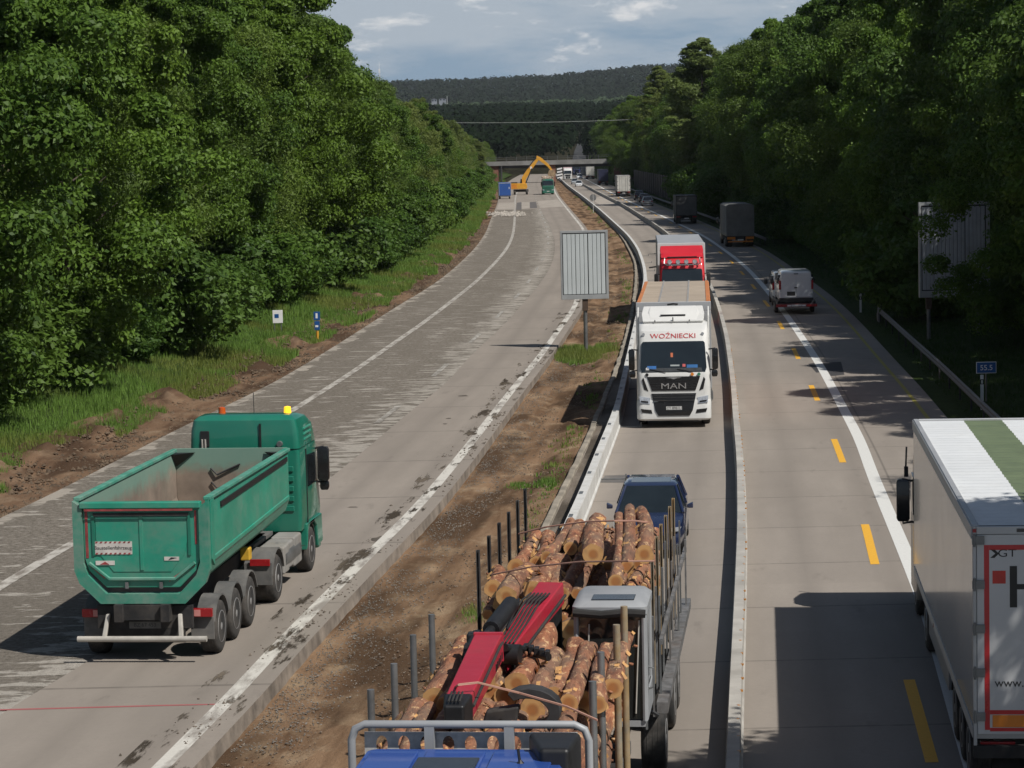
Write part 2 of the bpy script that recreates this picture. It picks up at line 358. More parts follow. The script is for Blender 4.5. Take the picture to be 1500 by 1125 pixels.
# left verge: bare earth ledge then rough grass bank
def vz(X,Y,t):
    d=A(Y[:,0])[:,None]-X; n=vnoise(X,Y,.8,3,5); n2=vnoise(X,Y,.16,5)
    lump=np.exp(-((d-2.6-.6*n2)/.9)**2)*(.12+.25*np.maximum(n2,0)); e=np.exp(-(d/.35)**2)
    return leftz(d)+(.13*n+.10*n2)*sst(d/1.0)+lump*(.7+1.2*n)-.12*e*0
o=strip('verge_dirt',A,A.off(-3.8),0,m_dirtL,30,760,26,zf=vz)
def vz2(X,Y,t):
    d=A(Y[:,0])[:,None]-X; n=vnoise(X,Y,.4,3); return leftz(d)+.12*n*sst((d-3)/2)-.10*(1-sst((d-3.2)/1.2))
o=strip('verge_grass',A.off(-3.2),A.off(-12),0,m_gground,30,1500,12,zf=vz2,k=.03)
o=strip('right_verge',Mc,Mc.off(9.5),0,m_gground,20,1500,10,k=.03,zf=lambda X,Y,t: rightz(X-Mc(Y[:,0])[:,None])+0*X)
# carriageways
strip('left_carriageway',D.off(-.05),Fc,0.,m_conL,14,1500,3,uref=A)
strip('milled_carriageway',A,D,-.012,m_mill,14,400,3,uref=A)
strip('left_carriageway_far',A,D,-.006,m_conL,398,1500,3,uref=A)
def edge_face(name,fc,z0,z1,mat,Y0,Y1,off=.03):
    Yr=rows(Y0,Y1,.012); a=fc(Yr); X=np.stack([a,a+off+.015*np.sin(Yr*3.1)],1); Z=np.stack([np.full(len(Yr),z1),np.full(len(Yr),z0)],1)
    return grid_obj(name,X,Yr,Z,Z,mat,smooth=False)
m_slab=M('slab_edge',(.20,.17,.14),.9,var=.45,scale=1.7,bump=.6,bscale=6)
edge_face('carriageway_edge',Fc,-.4,0,m_slab,14,1500)
# median
def mz(X,Y,t):
    n=vnoise(X,Y,.35,9); n2=vnoise(X,Y,1.7,12,4)
    e=sst(t*8)*sst((1-t)*8); rut=-.07*np.exp(-((t-.33)/.05)**2)-.07*np.exp(-((t-.62)/.05)**2)
    return -.27+.20*sst((t-.4)/.6)+(.07*n+.045*n2)*e+rut
strip('median_dirt',Fc.off(.0),G,0,m_dirt,14,1500,22,zf=mz,k=.009)
m_kerb=M('kerb_stone',(.25,.22,.175),.9,var=.4,scale=1.1,bump=.6,bscale=5)
def sweep_mesh(fc,prof,Y0,Y1,step=2.,wob=0.,closed=True,zoff=0):
    n=int((Y1-Y0)/step)+1; secs=[]
    Ys=list(np.linspace(Y0,min(Y1,200),max(2,int((min(Y1,200)-Y0)/step)))) if Y0<200 else [Y0]
    if Y1>200: Ys+=list(np.linspace(max(200,Y0),Y1,int((Y1-max(200,Y0))/6)))[1:]
    for Y in Ys:
        s_=fc.slope(Y); nn=Vector((1,-s_,0)).normalized(); x=float(fc(Y)); w=wob*mno.noise(Vector((Y*.9,3,1)))
        secs.append([(x+nn.x*(p+w),Y+nn.y*(p+w),q+zoff) for p,q in prof])
    return MB().loft(secs)
kb=sweep_mesh(G,[(-.10,-.3),(-.10,.07),(-.07,.10),(.06,.10),(.09,.07),(.09,-.3)],20,1100,1.3,.10)
o=kb.build('median_kerb',m_kerb); o['kind']='structure'
# right carriageway one sheet from kerb to outer edge
strip('right_carriageway',G.off(.05),Mc,0.,m_conR,12,1500,4,uref=G)
strip('gutter',G.off(.10),Hc.off(-.05),.005,m_gravel,20,800,3)
# grimy sand band along the left carriageway's white line
m_sand=dirtmat('edge_grime',(.10,.08,.06),(.155,.13,.10),(.2,.165,.13),0)
def patchy(m_,thr=.5,su=1.,sv=.25):
    # turn into a scattered film: alpha by noise
    t=NT(m_.node_tree); b=t.n.get('Principled BSDF'); uv,_=uvn(t,1,1)
    n=t.noise(t.scale(uv,(su,sv,1)),1.1,6,.7); t.put(b.inputs['Alpha'],t.ramp(n,thr,thr+.06)); return m_
patchy(m_sand,.55,1.2,.22)
strip('edge_grime',E.off(-.75),Fc.off(-.03),.009,m_sand,20,200,2)
# markings
strip('edge_line',E.off(-.19),E.off(.10),.005,m_edgew,14,900,2)
strip('shoulder_line',B.off(-.15),B.off(.15),.0,m_oldw,30,900,2)
m_dash=paint('road_paint_dash',(.50,.475,.43),1.05,(2.6,1.6),bg=(.2,.18,.15))
Y=33.
while Y<520:
    o=strip('lane_dash',Cc.off(-.11),Cc.off(.11),.003,m_dash,Y,Y+6,2); Y+=18
Y=at(1331,994).y-42
while Y<560:
    if Y>20: strip('yellow_dash',J.off(-.10),J.off(.10),.005,m_yel,Y,Y+5.9,2)
    Y+=18.
strip('white_lane_line',K.off(-.17),K.off(.17),.005,m_white,12,900,2)
strip('yellow_edge_line',L.off(-.07),L.off(.07),.005,m_yel2,12,560,2)
strip('right_edge_line',I2:=Ic.off(.55),Ic.off(.56),-.05,m_white,12,13,2) if False else None
# repair patches and stains
m_patch=concrete('asphalt_patch',(.062,.06,.062),joint=50); m_lightc=concrete('new_concrete',(.37,.33,.285),joint=12); m_darkc=concrete('dark_repair',(.13,.12,.115),joint=50)
def quadpatch(name,px,z,mat):
    P=[at(x,y,0) for x,y in px]; me=bpy.data.meshes.new(name); me.from_pydata([(p.x,p.y,z) for p in P],[],[tuple(range(len(P)))])
    uv=me.uv_layers.new(name='UVMap')
    for i,l in enumerate(me.loops): uv.data[i].uv=(P[l.vertex_index].x,P[l.vertex_index].y)
    me.materials.append(mat); o=bpy.data.objects.new(name,me); COL.objects.link(o); o['kind']='structure'; return o
quadpatch('road_patch',[(1205,531),(1232,530),(1237,549),(1217,551)],.0035,m_patch)
quadpatch('road_patch',[(1184,533),(1197,531),(1204,545),(1196,546)],.0035,m_patch)
quadpatch('road_patch',[(757,297),(764,296),(764,307),(756,307)],.003,m_darkc)
quadpatch('road_patch',[(764,296),(776,296),(776,305),(764,306)],.003,m_lightc)
quadpatch('road_patch',[(776,296),(785,295.5),(787,304.5),(776,305)],.003,m_darkc)
quadpatch('road_patch',[(731,297),(754,296.5),(754,307),(727,307)],.003,m_lightc)
quadpatch('road_patch',[(787,294.5),(817,292),(826,302.5),(790,304.5)],.003,m_lightc)
quadpatch('road_patch',[(866,291),(884,287),(905,300),(880,301.5)],.003,m_lightc)
quadpatch('drain_cover',[(886,697),(920,696),(916,707),(878,707)],.004,M('drain_grate',(.13,.12,.11),.6,var=.3))
# red sprayed survey line and dark blotches on the bare concrete
m_redp=paint('survey_paint',(.36,.10,.10),.45,(2,2))
quadpatch('survey_line',[(0,1039.2),(120,1036),(230,1033),(322,1031),(322,1032.4),(230,1034.6),(120,1037.6),(0,1041)],.004,m_redp)
def blot(px,py,rx,ry,name='road_stain'):
    c=at(px,py); me=bpy.data.meshes.new(name); vs=[]
    for k in range(14):
        t=k*math.tau/14; q=random.uniform(.6,1.15); vs.append((c.x+math.cos(t)*rx*q,c.y+math.sin(t)*ry*q,.0045))
    me.from_pydata(vs,[],[tuple(range(14))]); me.materials.append(M('stain',(.085,.07,.055),.9,var=.3,scale=3)); o=bpy.data.objects.new(name,me); COL.objects.link(o); o['kind']='structure'
for q in ((516,743,.17,.12),(679,580,.22,.3),(657,613,.12,.2),(652,621,.08,.15),(560,790,.3,.5),(545,808,.25,.45)): blot(*q)
# ------------------------------------------------------------ barriers and rails
m_steelw=M('barrier_white_steel',(.55,.55,.53),.5,var=.12,scale=1.2,dirt=.35,dcol=(.3,.27,.23))
m_concb=M('barrier_concrete',(.36,.345,.315),.8,var=.25,scale=.8,bump=.3,bscale=8,dirt=.3,dcol=(.22,.2,.17))
m_dark=M('black_plastic',(.012,.012,.013),.5,var=.3,scale=6); m_rub=M('rubber',(.022,.021,.02),.85,var=.3,scale=5,dirt=.25,dcol=(.12,.11,.095))
m_amber=M('amber_reflector',(.42,.17,.02),.3,var=.2); m_galv=M('galvanised_steel',(.19,.195,.195),.5,.6,var=.25,scale=3)
m_darksteel=M('dark_steel',(.045,.045,.047),.55,.5,var=.4,scale=4,dirt=.25)
def barrier(name,label,fc,h,w,Y0,Y1,mat,pitch):
    r=thing(name,label,'barrier',(0,0,0))
    pr=[(-w*.62,0),(-w*.62,.05),(-w*.47,.10),(-w*.46,h-.03),(-w*.42,h),(w*.42,h),(w*.46,h-.03),(w*.47,.10),(w*.62,.05),(w*.62,0)]
    sweep_mesh(fc,pr,Y0,Y1,1.5).build('rail_body',mat,r); return r
def place_on(fc,Y,dx,z): 
    s_=fc.slope(Y); n=Vector((1,-s_,0)).normalized(); return Vector((float(fc(Y))+n.x*dx,Y+n.y*dx,z)), -math.atan(s_)
b1=barrier('median_barrier','low white steel crash barrier between the two contraflow lanes with amber reflectors along its top',Ic,.47,.22,14,900,m_concb,1)
proto=MB().box(-.02,.02,-.03,.03,0,.03).build('reflector',m_amber,b1); Y=26.; k=0
jp=MB().box(-.10,.10,-.16,.16,0,.008).build('joint_plate',m_galv,b1)
while Y<110:
    p,a=place_on(Ic,Y,.085+.03*math.sin(Y*7),.445); o=proto if k==0 else obj_copy(proto,b1); o.location=p; o.rotation_euler=(0,.0,a+.3*math.sin(Y)); Y+=1.12 if k%2 else .95; k+=1
Y=28.;k=0
while Y<150:
    p,a=place_on(Ic,Y,0,.447); o=jp if k==0 else obj_copy(jp,b1); o.location=p; o.rotation_euler=(0,0,a); Y+=8; k+=1
# dull inspection panels on its left face
pnl=MB().box(-.012,.012,-1.6,1.6,.13,.40).build('side_panel',M('barrier_panel',(.26,.26,.25),.7,var=.2),b1); Y=31.;k=0
while Y<125:
    p,a=place_on(Ic,Y,-.104,.0); o=pnl if k==0 else obj_copy(pnl,b1); o.location=p; o.rotation_euler=(0,0,a); Y+=14.5; k+=1
b2=barrier('median_barrier','white steel crash barrier on small feet along the muddy median edge',Hc,.55,.25,20,900,m_steelw,1)
ft=MB().box(-.05,.75,-.03,.03,.0,.035).box(.71,.75,-.03,.03,0,.16).box(-.06,.0,-.04,.04,0,.3).build('foot',m_galv,b2); Y=44.;k=0
while Y<220:
    p,a=place_on(Hc,Y,.12,0); o=ft if k==0 else obj_copy(ft,b2); o.location=p; o.rotation_euler=(0,0,a); Y+=13.3; k+=1
slot=MB().box(-.05,.05,-.25,.25,0,.006).build('top_slot',m_galv,b2); Y=44.;k=0
while Y<150:
    p,a=place_on(Hc,Y,-.03,.55); o=slot if k==0 else obj_copy(slot,b2); o.location=p; o.rotation_euler=(0,0,a); Y+=4; k+=1
def guardrail(label,fc,Y0,Y1,flare=0):
    r=thing('guardrail',label,'guardrail'); z0=.0
    pr=[(.0,.48),(-.05,.52),(-.05,.57),(0,.62),(-.05,.67),(-.05,.72),(0,.77),(.015,.77),(-.02,.70),(.015,.62),(-.02,.55),(.015,.48)]
    sweep_mesh(fc,pr,Y0,Y1,2).build('rail',M('guardrail_steel_shaded',(.10,.10,.098),.6,.3,var=.3,scale=2),r); k=0; Y=Y1-.3; pp=None  # rail colour darkened to stand in for the shade of the trees
    while Y>Y0 and k<95:
        p,a=place_on(fc,Y,.07,-.2)
        if pp is None: pp=MB().box(-.03,.03,-.05,.05,0,.93).build('post',m_darksteel,r); o=pp
        else: o=obj_copy(pp,r)
        o.location=p; o.rotation_euler=(0,0,a); Y-=4 if Y1<200 else 5; k+=1
    return r
gr1=guardrail('steel guardrail with tree shade put into its dull colour, behind the right shoulder, ending beside a marker post',Mc.off(.95),22,131)
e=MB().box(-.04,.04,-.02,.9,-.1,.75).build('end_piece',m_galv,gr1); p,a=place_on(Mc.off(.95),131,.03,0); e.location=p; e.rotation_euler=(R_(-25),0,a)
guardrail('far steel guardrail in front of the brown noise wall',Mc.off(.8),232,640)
# ------------------------------------------------------------ noise wall
m_brown=M('brown_planks',(.028,.020,.015),.85,var=.35,scale=1.5,bump=.3); m_cap=M('wall_cap',(.05,.047,.042),.8,var=.3)
nw=thing('noise_wall','dark brown planked noise wall standing behind the far guardrail and the round speed sign','wall')
fcw=Mc.off(3.3)
sweep_mesh(fcw,[(-.08,0),(-.08,4.1),(.08,4.1),(.08,0)],385,575,4).build('panel_run',m_brown,nw)
sweep_mesh(fcw,[(-.12,4.102),(-.12,4.22),(.12,4.22),(.12,4.102)],385,575,4).build('capping',m_cap,nw)
pp=None; Y=385.
while Y<575:
    p,a=place_on(fcw,Y,-.12,0); 
    if pp is None: pp=MB().box(-.1,.06,-.12,.12,-.2,4.35).build('post',m_cap,nw); o=pp
    else: o=obj_copy(pp,nw)
    o.location=p; o.rotation_euler=(0,0,a); Y+=6 if Y<420 else 8
# ------------------------------------------------------------ message boards
m_board=M('aluminium_slats',(.50,.54,.545),.45,.15,var=.05,scale=.8,coat=0); m_frame=M('board_frame',(.34,.355,.36),.55,.35,var=.12,scale=2); m_gap=M('board_gap',(.02,.02,.022),.7)
m_boardd=M('aluminium_slats_dull',(.36,.38,.40),.5,.15,var=.18,scale=1.2)
def board(label,x0,x1,Y,z0,z1,nsl,wide,posts,base,mat,rz=0):
    cx=(x0+x1)/2; r=thing('message_board',label,'road sign',(cx,Y,base),rz)
    w=(x1-x0)/2; h0,h1=z0-base,z1-base; fr=.13*(x1-x0)/2.2
    f=MB().box(-w,w,.02,.22,h0,h1).box(-w,w,-.06,.019,h1-fr*.8,h1).box(-w,w,-.06,.019,h0,h0+fr*1.6).box(-w,-w+fr*.55,-.06,.019,h0+fr*1.6,h1-fr*.8).box(w-fr*.9,w,-.06,.019,h0+fr*1.6,h1-fr*.8)
    f.build('frame',m_frame,r,.008)
    a,b=-w+fr*.75,w-fr*1.15; c,d=h0+fr*1.85,h1-fr*1.15
    MB().box(-w+fr*.56,w-fr*.91,-.0,.018,h0+fr*1.61,h1-fr*.81).build('backing',m_gap,r)
    sw=(b-a)/nsl; gap_at=int(nsl*wide)
    for i in range(nsl):
        g0=.03*sw; x_=a+i*sw; g1=.16*sw if i==gap_at-1 else (.07*sw if i%3==2 else g0)
        MB().prism([(x_+g0,-.004),(x_+g0,-.03),(x_+g0+.02,-.045),(x_+sw-g1-.02,-.045),(x_+sw-g1,-.03),(x_+sw-g1,-.004)],'z',c,d).build('slat',mat,r)
    for px_ in posts:
        MB().tube([(px_,.14,-.4),(px_,.14,h0+.02)],.095,14).build('post',m_galv,r,smooth=True)
        MB().box(px_-.13,px_+.13,.0,.26,h0-.55,h0-.003).build('post_collar',M('rusty_collar',(.07,.045,.03),.8,var=.3),r,.01)
    return r
p=at(858,516,-.2)
board('grey slatted message board on one round post in the muddy median',2.40,4.62,p.y-.1,2.3,5.5,10,.6,[.0],-.15,m_board,R_(1.0))
board('tall grey slatted message board on two posts half hidden by leaves at the right',19.15,22.45,118.,2.0,6.45,16,.7,[-1.2,1.1],.35,m_boardd,R_(-1))
# ------------------------------------------------------------ small roadside things
m_pw=M('post_white',(.62,.62,.6),.5,var=.08); m_blue=M('sign_blue',(.010,.075,.25),.4,var=.1); m_wh=M('sign_white',(.72,.72,.72),.45,var=.05); m_red=M('sign_red',(.45,.02,.025),.45,var=.1)
m_bk=M('sign_black',(.015,.015,.015),.5)
def delineator(label,P,rz=0):
    r=thing('marker_post',label,'marker post',P,rz,'marker posts at the right verge')
    MB().prism([(-.06,-.05),(.06,-.05),(.0,.06)],'z',-.3,.95).build('post_body',m_pw,r,.006)
    MB().prism([(-.062,-.052),(.062,-.052),(.0,.062)],'z',.62,.80).build('black_band',m_bk,r)
    MB().box(-.025,.025,-.062,-.052,.65,.77).build('reflector',M('refl',(.6,.6,.55),.2),r)
    return r
delineator('white marker post with a black band by the far end of the guardrail',(19.3,139,.05))
pz=(16.25,87.,.25); r=delineator('white marker post with a black band below the small blue kilometre sign',pz)
s_=thing('kilometre_sign','small blue kilometre sign with white figures above a marker post','road sign',(16.45,87.2,.25))
MB().tube([(.0,.06,0),(0,.06,1.25)],.03,10).build('post',m_galv,s_,smooth=True)
MB().box(-.33,.33,-.01,.02,1.0,1.36).build('plate',m_blue,s_,.01); MB().box(-.35,.35,.0,.015,.98,1.38).build('plate_rim',m_wh,s_,.01)
text('55.5',s_,'lettering',.26,(0,-.014,1.17),(R_(90),0,0),m_wh)
delineator('white marker post standing beyond the second truck',(25.1,262,.05))
s_=thing('speed_sign','round white speed sign with a red ring on a tall pole by the noise wall','road sign',(26.2,402,.0))
MB().tube([(0,.05,-.3),(0,.05,4.4)],.05,8).build('pole',m_galv,s_,smooth=True)
MB().lathe([(0,0.001),(0,.44),(.03,.44),(.03,.001)],(0,0,2.1),'y',28).build('ring',m_red,s_,smooth=True); MB().lathe([(-.008,.001),(-.008,.31),(0,.31),(0,.001)],(0,-.001,2.1),'y',28).build('disc',m_wh,s_,smooth=True)
text('80',s_,'lettering',.42,(0,-.016,2.1),(R_(90),0,0),m_bk)
s_=thing('round_sign','back of a round grey sign on a thin pole behind the left crash barrier','road sign',(12.45,370,-.1))
MB().tube([(0,-.05,-.3),(0,-.05,2.9)],.035,8).build('pole',m_pw,s_,smooth=True); MB().lathe([(0,.001),(0,.5),(.03,.5),(.03,.001)],(0,0,2.25),'y',28).build('disc',M('sign_back',(.16,.165,.17),.6,.2),s_,smooth=True)
MB().box(-.02,.02,-.04,-.002,1.85,2.65).build('bracket',m_galv,s_)
s_=thing('notice_board','small white notice board with a blue symbol in the grass left of the road','sign',(-12.0,130,.55))
MB().box(-.26,.26,-.015,.015,.15,.82).build('plate',m_wh,s_,.01); MB().box(-.16,.06,-.022,-.0155,.42,.62).build('symbol',m_blue,s_); MB().box(-.2,-.15,.016,.06,-.3,.7).box(.15,.2,.016,.06,-.3,.7).build('legs',m_galv,s_)
s_=thing('hydrant_marker','narrow blue marker sign on a yellow foot in the grass','marker post',(-9.75,127,.15))
MB().tube([(0,.03,-.2),(0,.03,1.3)],.03,8).build('post',m_galv,s_,smooth=True); MB().box(-.16,.16,-.01,.01,.85,1.28).box(-.13,.13,-.01,.01,.36,.80).build('plate',m_blue,s_,.01)
MB().box(-.06,.04,-.016,-.0105,.95,1.2).box(-.09,.06,-.016,-.0105,.5,.6).build('symbol',m_wh,s_); MB().tube([(0,.03,-.1),(0,.03,.3)],.07,10).build('foot',M('yellow_plastic',(.55,.28,.03),.5),s_,smooth=True)
# ------------------------------------------------------------ bridge
m_bc=M('bridge_concrete',(.19,.188,.18),.85,var=.25,scale=.3,bump=.2); m_bd=M('bridge_soffit_shade',(.045,.043,.042),.9,var=.25,scale=.3); m_brick=M('abutment_brick',(.19,.085,.06),.85,var=.25,scale=.6)  # soffit: darker concrete copy, shade under the deck put into the colour
br=thing('road_bridge','grey concrete bridge crossing over the motorway behind the excavator','bridge',(12,722,0),R_(-1.2))
MB().prism([(-46,5.0),(60,5.0),(60,5.9),(20,6.35),(-46,6.1)],'y',-5.2,-4.9).build('fascia',m_bc,br)
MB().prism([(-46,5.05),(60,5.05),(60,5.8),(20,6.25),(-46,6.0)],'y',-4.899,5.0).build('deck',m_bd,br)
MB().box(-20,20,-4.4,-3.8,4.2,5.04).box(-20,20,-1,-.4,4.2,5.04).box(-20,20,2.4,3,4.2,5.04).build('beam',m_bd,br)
for x0,x1 in ((-17.,-14.3),(0.4,1.8),(18.5,21.)): MB().box(x0,x1,-4.6,4.8,-.5,5.04).build('pier',m_brick,br)
MB().tube([(-13.6,-4.9,-.3),(-13.6,-4.9,5.04)],.28,10).build('downpipe',m_darksteel,br,smooth=True)
for x0,x1 in ((-60,-17.02),(21.02,60)): MB().prism([(x0,-.4),(x1,-.4),(x1,4.9 if x1<0 else 4.9),(x0,4.9)],'y',-4.2,4.4).build('abutment',m_bc,br)
rl=MB(); 
for zz in (.55,1.05): rl.prism([(-46,6.1+zz),(20,6.35+zz),(60,5.9+zz),(60,5.96+zz),(20,6.41+zz),(-46,6.16+zz)],'y',-5.08,-5.02)
rl.build('handrail',m_galv,br)
ps=None
for i in range(36):
    x=-44+i*2.9; zb=6.1+(x+46)/66*.25 if x<20 else 6.35-(x-20)/40*.45
    if ps is None: ps=MB().box(-.05,.05,-.05,.05,-.3,1.15).build('railing_post',m_galv,br); o=ps
    else: o=obj_copy(ps,br)
    o.location=(x,-5.05,zb)
# ------------------------------------------------------------ overhead cable, mast, distant houses
s_=thing('overhead_cable','thin pale cable strung across the motorway above the bridge','cable',(0,560,0))
pts=[(x,0,15.3+.0006*(x-12)**2) for x in np.linspace(-26,48,24)]; MB().tube(pts,.035,6).build('wire',M('cable_grey',(.4,.41,.4),.6),s_)
for x,zt in ((-26,16.6),(48,16.8)):
    MB().tube([(x,0,-.5),(x,0,zt)],[.2,.12],10).build('pole',M('pole_wood',(.09,.075,.06),.9),s_,smooth=True); MB().lathe([(0,.01),(.05,.1),(.2,.12),(.3,.02)],(x,0,zt-1.15),'z',10).build('insulator',m_wh,s_,smooth=True)
s_=thing('radio_mast','thin pale lattice mast rising behind the trees at the left horizon','mast',(-74,1500,10))
mm=MB()
for i in range(3):
    a=i*math.tau/3; mm.tube([(.9*math.cos(a),.9*math.sin(a),0),(.3*math.cos(a),.3*math.sin(a),48)],.12,5)
for k in range(14):
    z=k*3.4; q=.9-.6*z/48; mm.tube([(q*math.cos(i*math.tau/3),q*math.sin(i*math.tau/3),z+1.7*(i%2)) for i in range(4)],.07,4)
mm.build('lattice',M('mast_paint',(.55,.56,.57),.5),s_); MB().box(-.5,.5,-.3,.3,46.5,48.8).build('antenna',m_wh,s_); MB().tube([(0,0,48),(0,0,53)],.1,6).build('spike',m_wh,s_)
m_wallw=M('house_wall',(.24,.26,.29),.8,var=.08); m_roofh=M('house_roof',(.10,.10,.12),.8,var=.2); m_win=M('house_window',(.03,.04,.06),.15)
def house(label,px,py,Y,w,h,d,roof=2.5,bluew=False):
    P=atY(px,py,Y); r=thing('house',label,'building',(P.x,Y,P.z-h*.5))
    MB().box(-w/2,w/2,0,d,-14,h).build('wall',m_wallw,r)
    if roof: MB().prism([(-w/2-.4,h),(0,h+roof),(w/2+.4,h)],'y',-.4,d+.4).build('roof',m_roofh,r)
    else: MB().box(-w/2-.3,w/2+.3,-.3,d+.3,h,h+.5).build('roof',m_roofh,r)
    n=max(2,int(w/4)); wp=None
    for i in range(n):
        for k in range(max(1,int(h/4))):
            if wp is None: wp=MB().box(-.9,.9,-.06,.05,0,1.6).build('window',m_win,r); o=wp
            else: o=obj_copy(wp,r)
            o.location=(-w/2+(i+.5)*w/n,0,1.4+k*3.4)
house('white flat roofed building among trees on the far hillside at the right',862,156,2900,15,9,10,0)
house('pale house with a dark roof half hidden by the left far trees',636,148,2900,6,3.5,7,1.5)
house('long pale house on the far left hillside beside a thin pole',648,147,3000,8,3,7,1.5)
s_=thing('chimney_pole','thin white pole beside the far left houses','pole',tuple(atY(655,147,2950))); MB().tube([(0,0,-12),(0,0,5)],.22,6).build('shaft',m_wh,s_)
# far motorway climbing beyond the bridge
fx=lambda Y: np.interp(Y,[800,950,1200,1500,2000,2300],[23.4+2.6,29,38,50,75.5,92]); 
strip('far_road',lambda Y: fx(Y)-6,lambda Y: fx(Y)+.5,0,concrete('far_concrete_cloud_shade',(.075,.078,.082),joint=30),900,2120,2,zf=lambda X,Y,t: hillz(X,Y)+.25)  # road colour lowered to carry the cloud shade on the slope
# ------------------------------------------------------------ grass and rubble
def bladefield(name,pos,hgt,wid,mat,seed,per=3,lean=.35):
    g=np.random.default_rng(seed); n=len(pos)*per; P=np.repeat(np.array(pos,float),per,0); H_=np.repeat(hgt,per)*g.uniform(.5,1.15,n); a=g.uniform(0,math.tau,n)
    P[:,:2]+=g.normal(0,.06,(n,2)); W=np.repeat(wid,per)
    d=np.stack([np.cos(a),np.sin(a)],1); l=g.uniform(-math.pi,math.pi,n); le=np.stack([np.cos(l),np.sin(l)],1)*(H_*lean*g.uniform(.2,1.3,n))[:,None]
    V=np.zeros((n,3,3)); V[:,0]=P; V[:,1]=P; V[:,0,:2]-=d*W[:,None]; V[:,1,:2]+=d*W[:,None]; V[:,2]=P; V[:,2,:2]+=le; V[:,2,2]+=H_; V[:,0,2]-=.05; V[:,1,2]-=.05
    return tris(name,V.reshape(-1,3),mat)
def tris(name,V,mat,k=3):
    me=bpy.data.meshes.new(name); n=len(V)//k; me.vertices.add(len(V)); me.vertices.foreach_set('co',V.ravel()); me.loops.add(len(V)); me.loops.foreach_set('vertex_index',np.arange(len(V)))
    me.polygons.add(n); me.polygons.foreach_set('loop_start',np.arange(n)*k); me.polygons.foreach_set('loop_total',np.full(n,k)); me.materials.append(mat); me.update(); return me
def leafmat(name,a,b_,tr=.35,yel=(.16,.16,.02),yf=0.,rnd=True,rough=.55,spec=.22):
    m,t,b=newmat(name); ge=t.new('ShaderNodeNewGeometry').outputs['Random Per Island']; oi=t.new('ShaderNodeObjectInfo').outputs['Random']
    tc=t.new('ShaderNodeTexCoord').outputs['Object']; n=t.noise(tc,.45,3)
    c=t.mix(ge,a,b_); c=t.mix(t.ramp(n,.35,.65,0,.55),c,tuple(x*1.25 for x in b_))
    if rnd: c=t.mix(t.ramp(oi,0,1,0,.55),c,tuple(x*y for x,y in zip(b_,(1.25,1.12,.8)))); oj=t.math('FRACT',t.math('MULTIPLY',oi,7.31)); c=t.mix(t.ramp(oj,0,1,.30,0),c,tuple(x*.35 for x in a))
    if yf: c=t.mix(t.ramp(t.noise(tc,.12,2),.5,.6,0,yf),c,yel)
    t.put(b.inputs['Base Color'],c); b.inputs['Roughness'].default_value=rough; b.inputs['Specular IOR Level'].default_value=spec
    tb=t.new('ShaderNodeBsdfTranslucent'); t.put(tb.inputs[0],t.mix(.5,c,tuple(x*1.6 for x in b_))); mx=t.new('ShaderNodeMixShader'); mx.inputs[0].default_value=tr
    out=t.n['Material Output']; t.l.new(b.outputs[0],mx.inputs[1]); t.l.new(tb.outputs[0],mx.inputs[2]); t.l.new(mx.outputs[0],out.inputs[0]); return m
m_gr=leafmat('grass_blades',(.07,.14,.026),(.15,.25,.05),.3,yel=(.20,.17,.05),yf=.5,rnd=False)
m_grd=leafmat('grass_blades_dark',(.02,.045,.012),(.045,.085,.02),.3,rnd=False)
def link(me,name,kind=None):
    o=bpy.data.objects.new(name,me); COL.objects.link(o)
    if kind: o['kind']=kind
    return o
g=np.random.default_rng(5); pos=[];hg=[];wd=[]
for _ in range(80000):
    Y=38*math.exp(g.random()*math.log(760/38)); 
    k=Y/90
    dm=float(np.interp(Y,[60,100,118,140,165,260],[1.8,1.7,1.0,.7,1.3,1.2]))+.5*mno.noise(Vector((Y*.12,0,0)))+.7*mno.noise(Vector((Y*.035,5,0))); d=dm+g.random()**1.25*9.5
    x=float(A(Y))-d*math.sqrt(1+A.slope(Y)**2); n_=mno.noise(Vector((x*.3,Y*.15,2)))
    if d<dm+1.0 and n_<-.08: continue
    lump=math.exp(-((d-2.8)/.9)**2)*.12
    pos.append((x,Y,float(leftz(np.array(d)))+.05+lump)); hg.append((.18+.2*max(0,n_+.2)+.05*g.random())*(1+.25*max(0,k-1))); wd.append(.013*(1+.9*max(0,k-1)))
o=link(bladefield('grass',pos,np.array(hg),np.array(wd),m_gr,1,4),'grass','stuff'); tag(o,'rough green grass on the bank left of the stripped carriageway','grass')
pos=[];hg=[];wd=[]
for _ in range(26000):
    Y=40*math.exp(g.random()*math.log(600/40)); d=.7+g.random()*8; k=Y/90
    x=float(Mc(Y))+d; pos.append((x,Y,float(rightz(np.array(d))))); hg.append(.2*(1+.2*max(0,k-1))*(.5+.6*g.random())*min(1,.3+d*.4)); wd.append(.02*(1+.9*max(0,k-1)))
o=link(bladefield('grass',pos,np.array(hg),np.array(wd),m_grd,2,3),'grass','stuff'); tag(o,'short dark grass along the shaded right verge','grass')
def tuft(label,cx,cy,rx,ry,n,h,yel=False):
    pos=[];hh=[]
    for _ in range(n):
        a=g.random()*math.tau; q=math.sqrt(g.random()); x=cx+math.cos(a)*rx*q; y=cy+math.sin(a)*ry*q
        pos.append((x,y,-.24)); hh.append(h*(1.1-.6*q))
    o=link(bladefield('grass',pos,np.array(hh),np.full(n,.016),m_gr,int(cx*100)%97,4,.5),'grass','stuff'); tag(o,label,'grass')
p=at(855,516,-.2); tuft('green grass clump round the foot of the single post board',p.x-.35,p.y-1.2,1.1,5.2,900,.42); p=at(895,514,-.2); tuft('green grass by the kerb right of the single post board',p.x-.1,p.y-1,.85,5.5,700,.4)
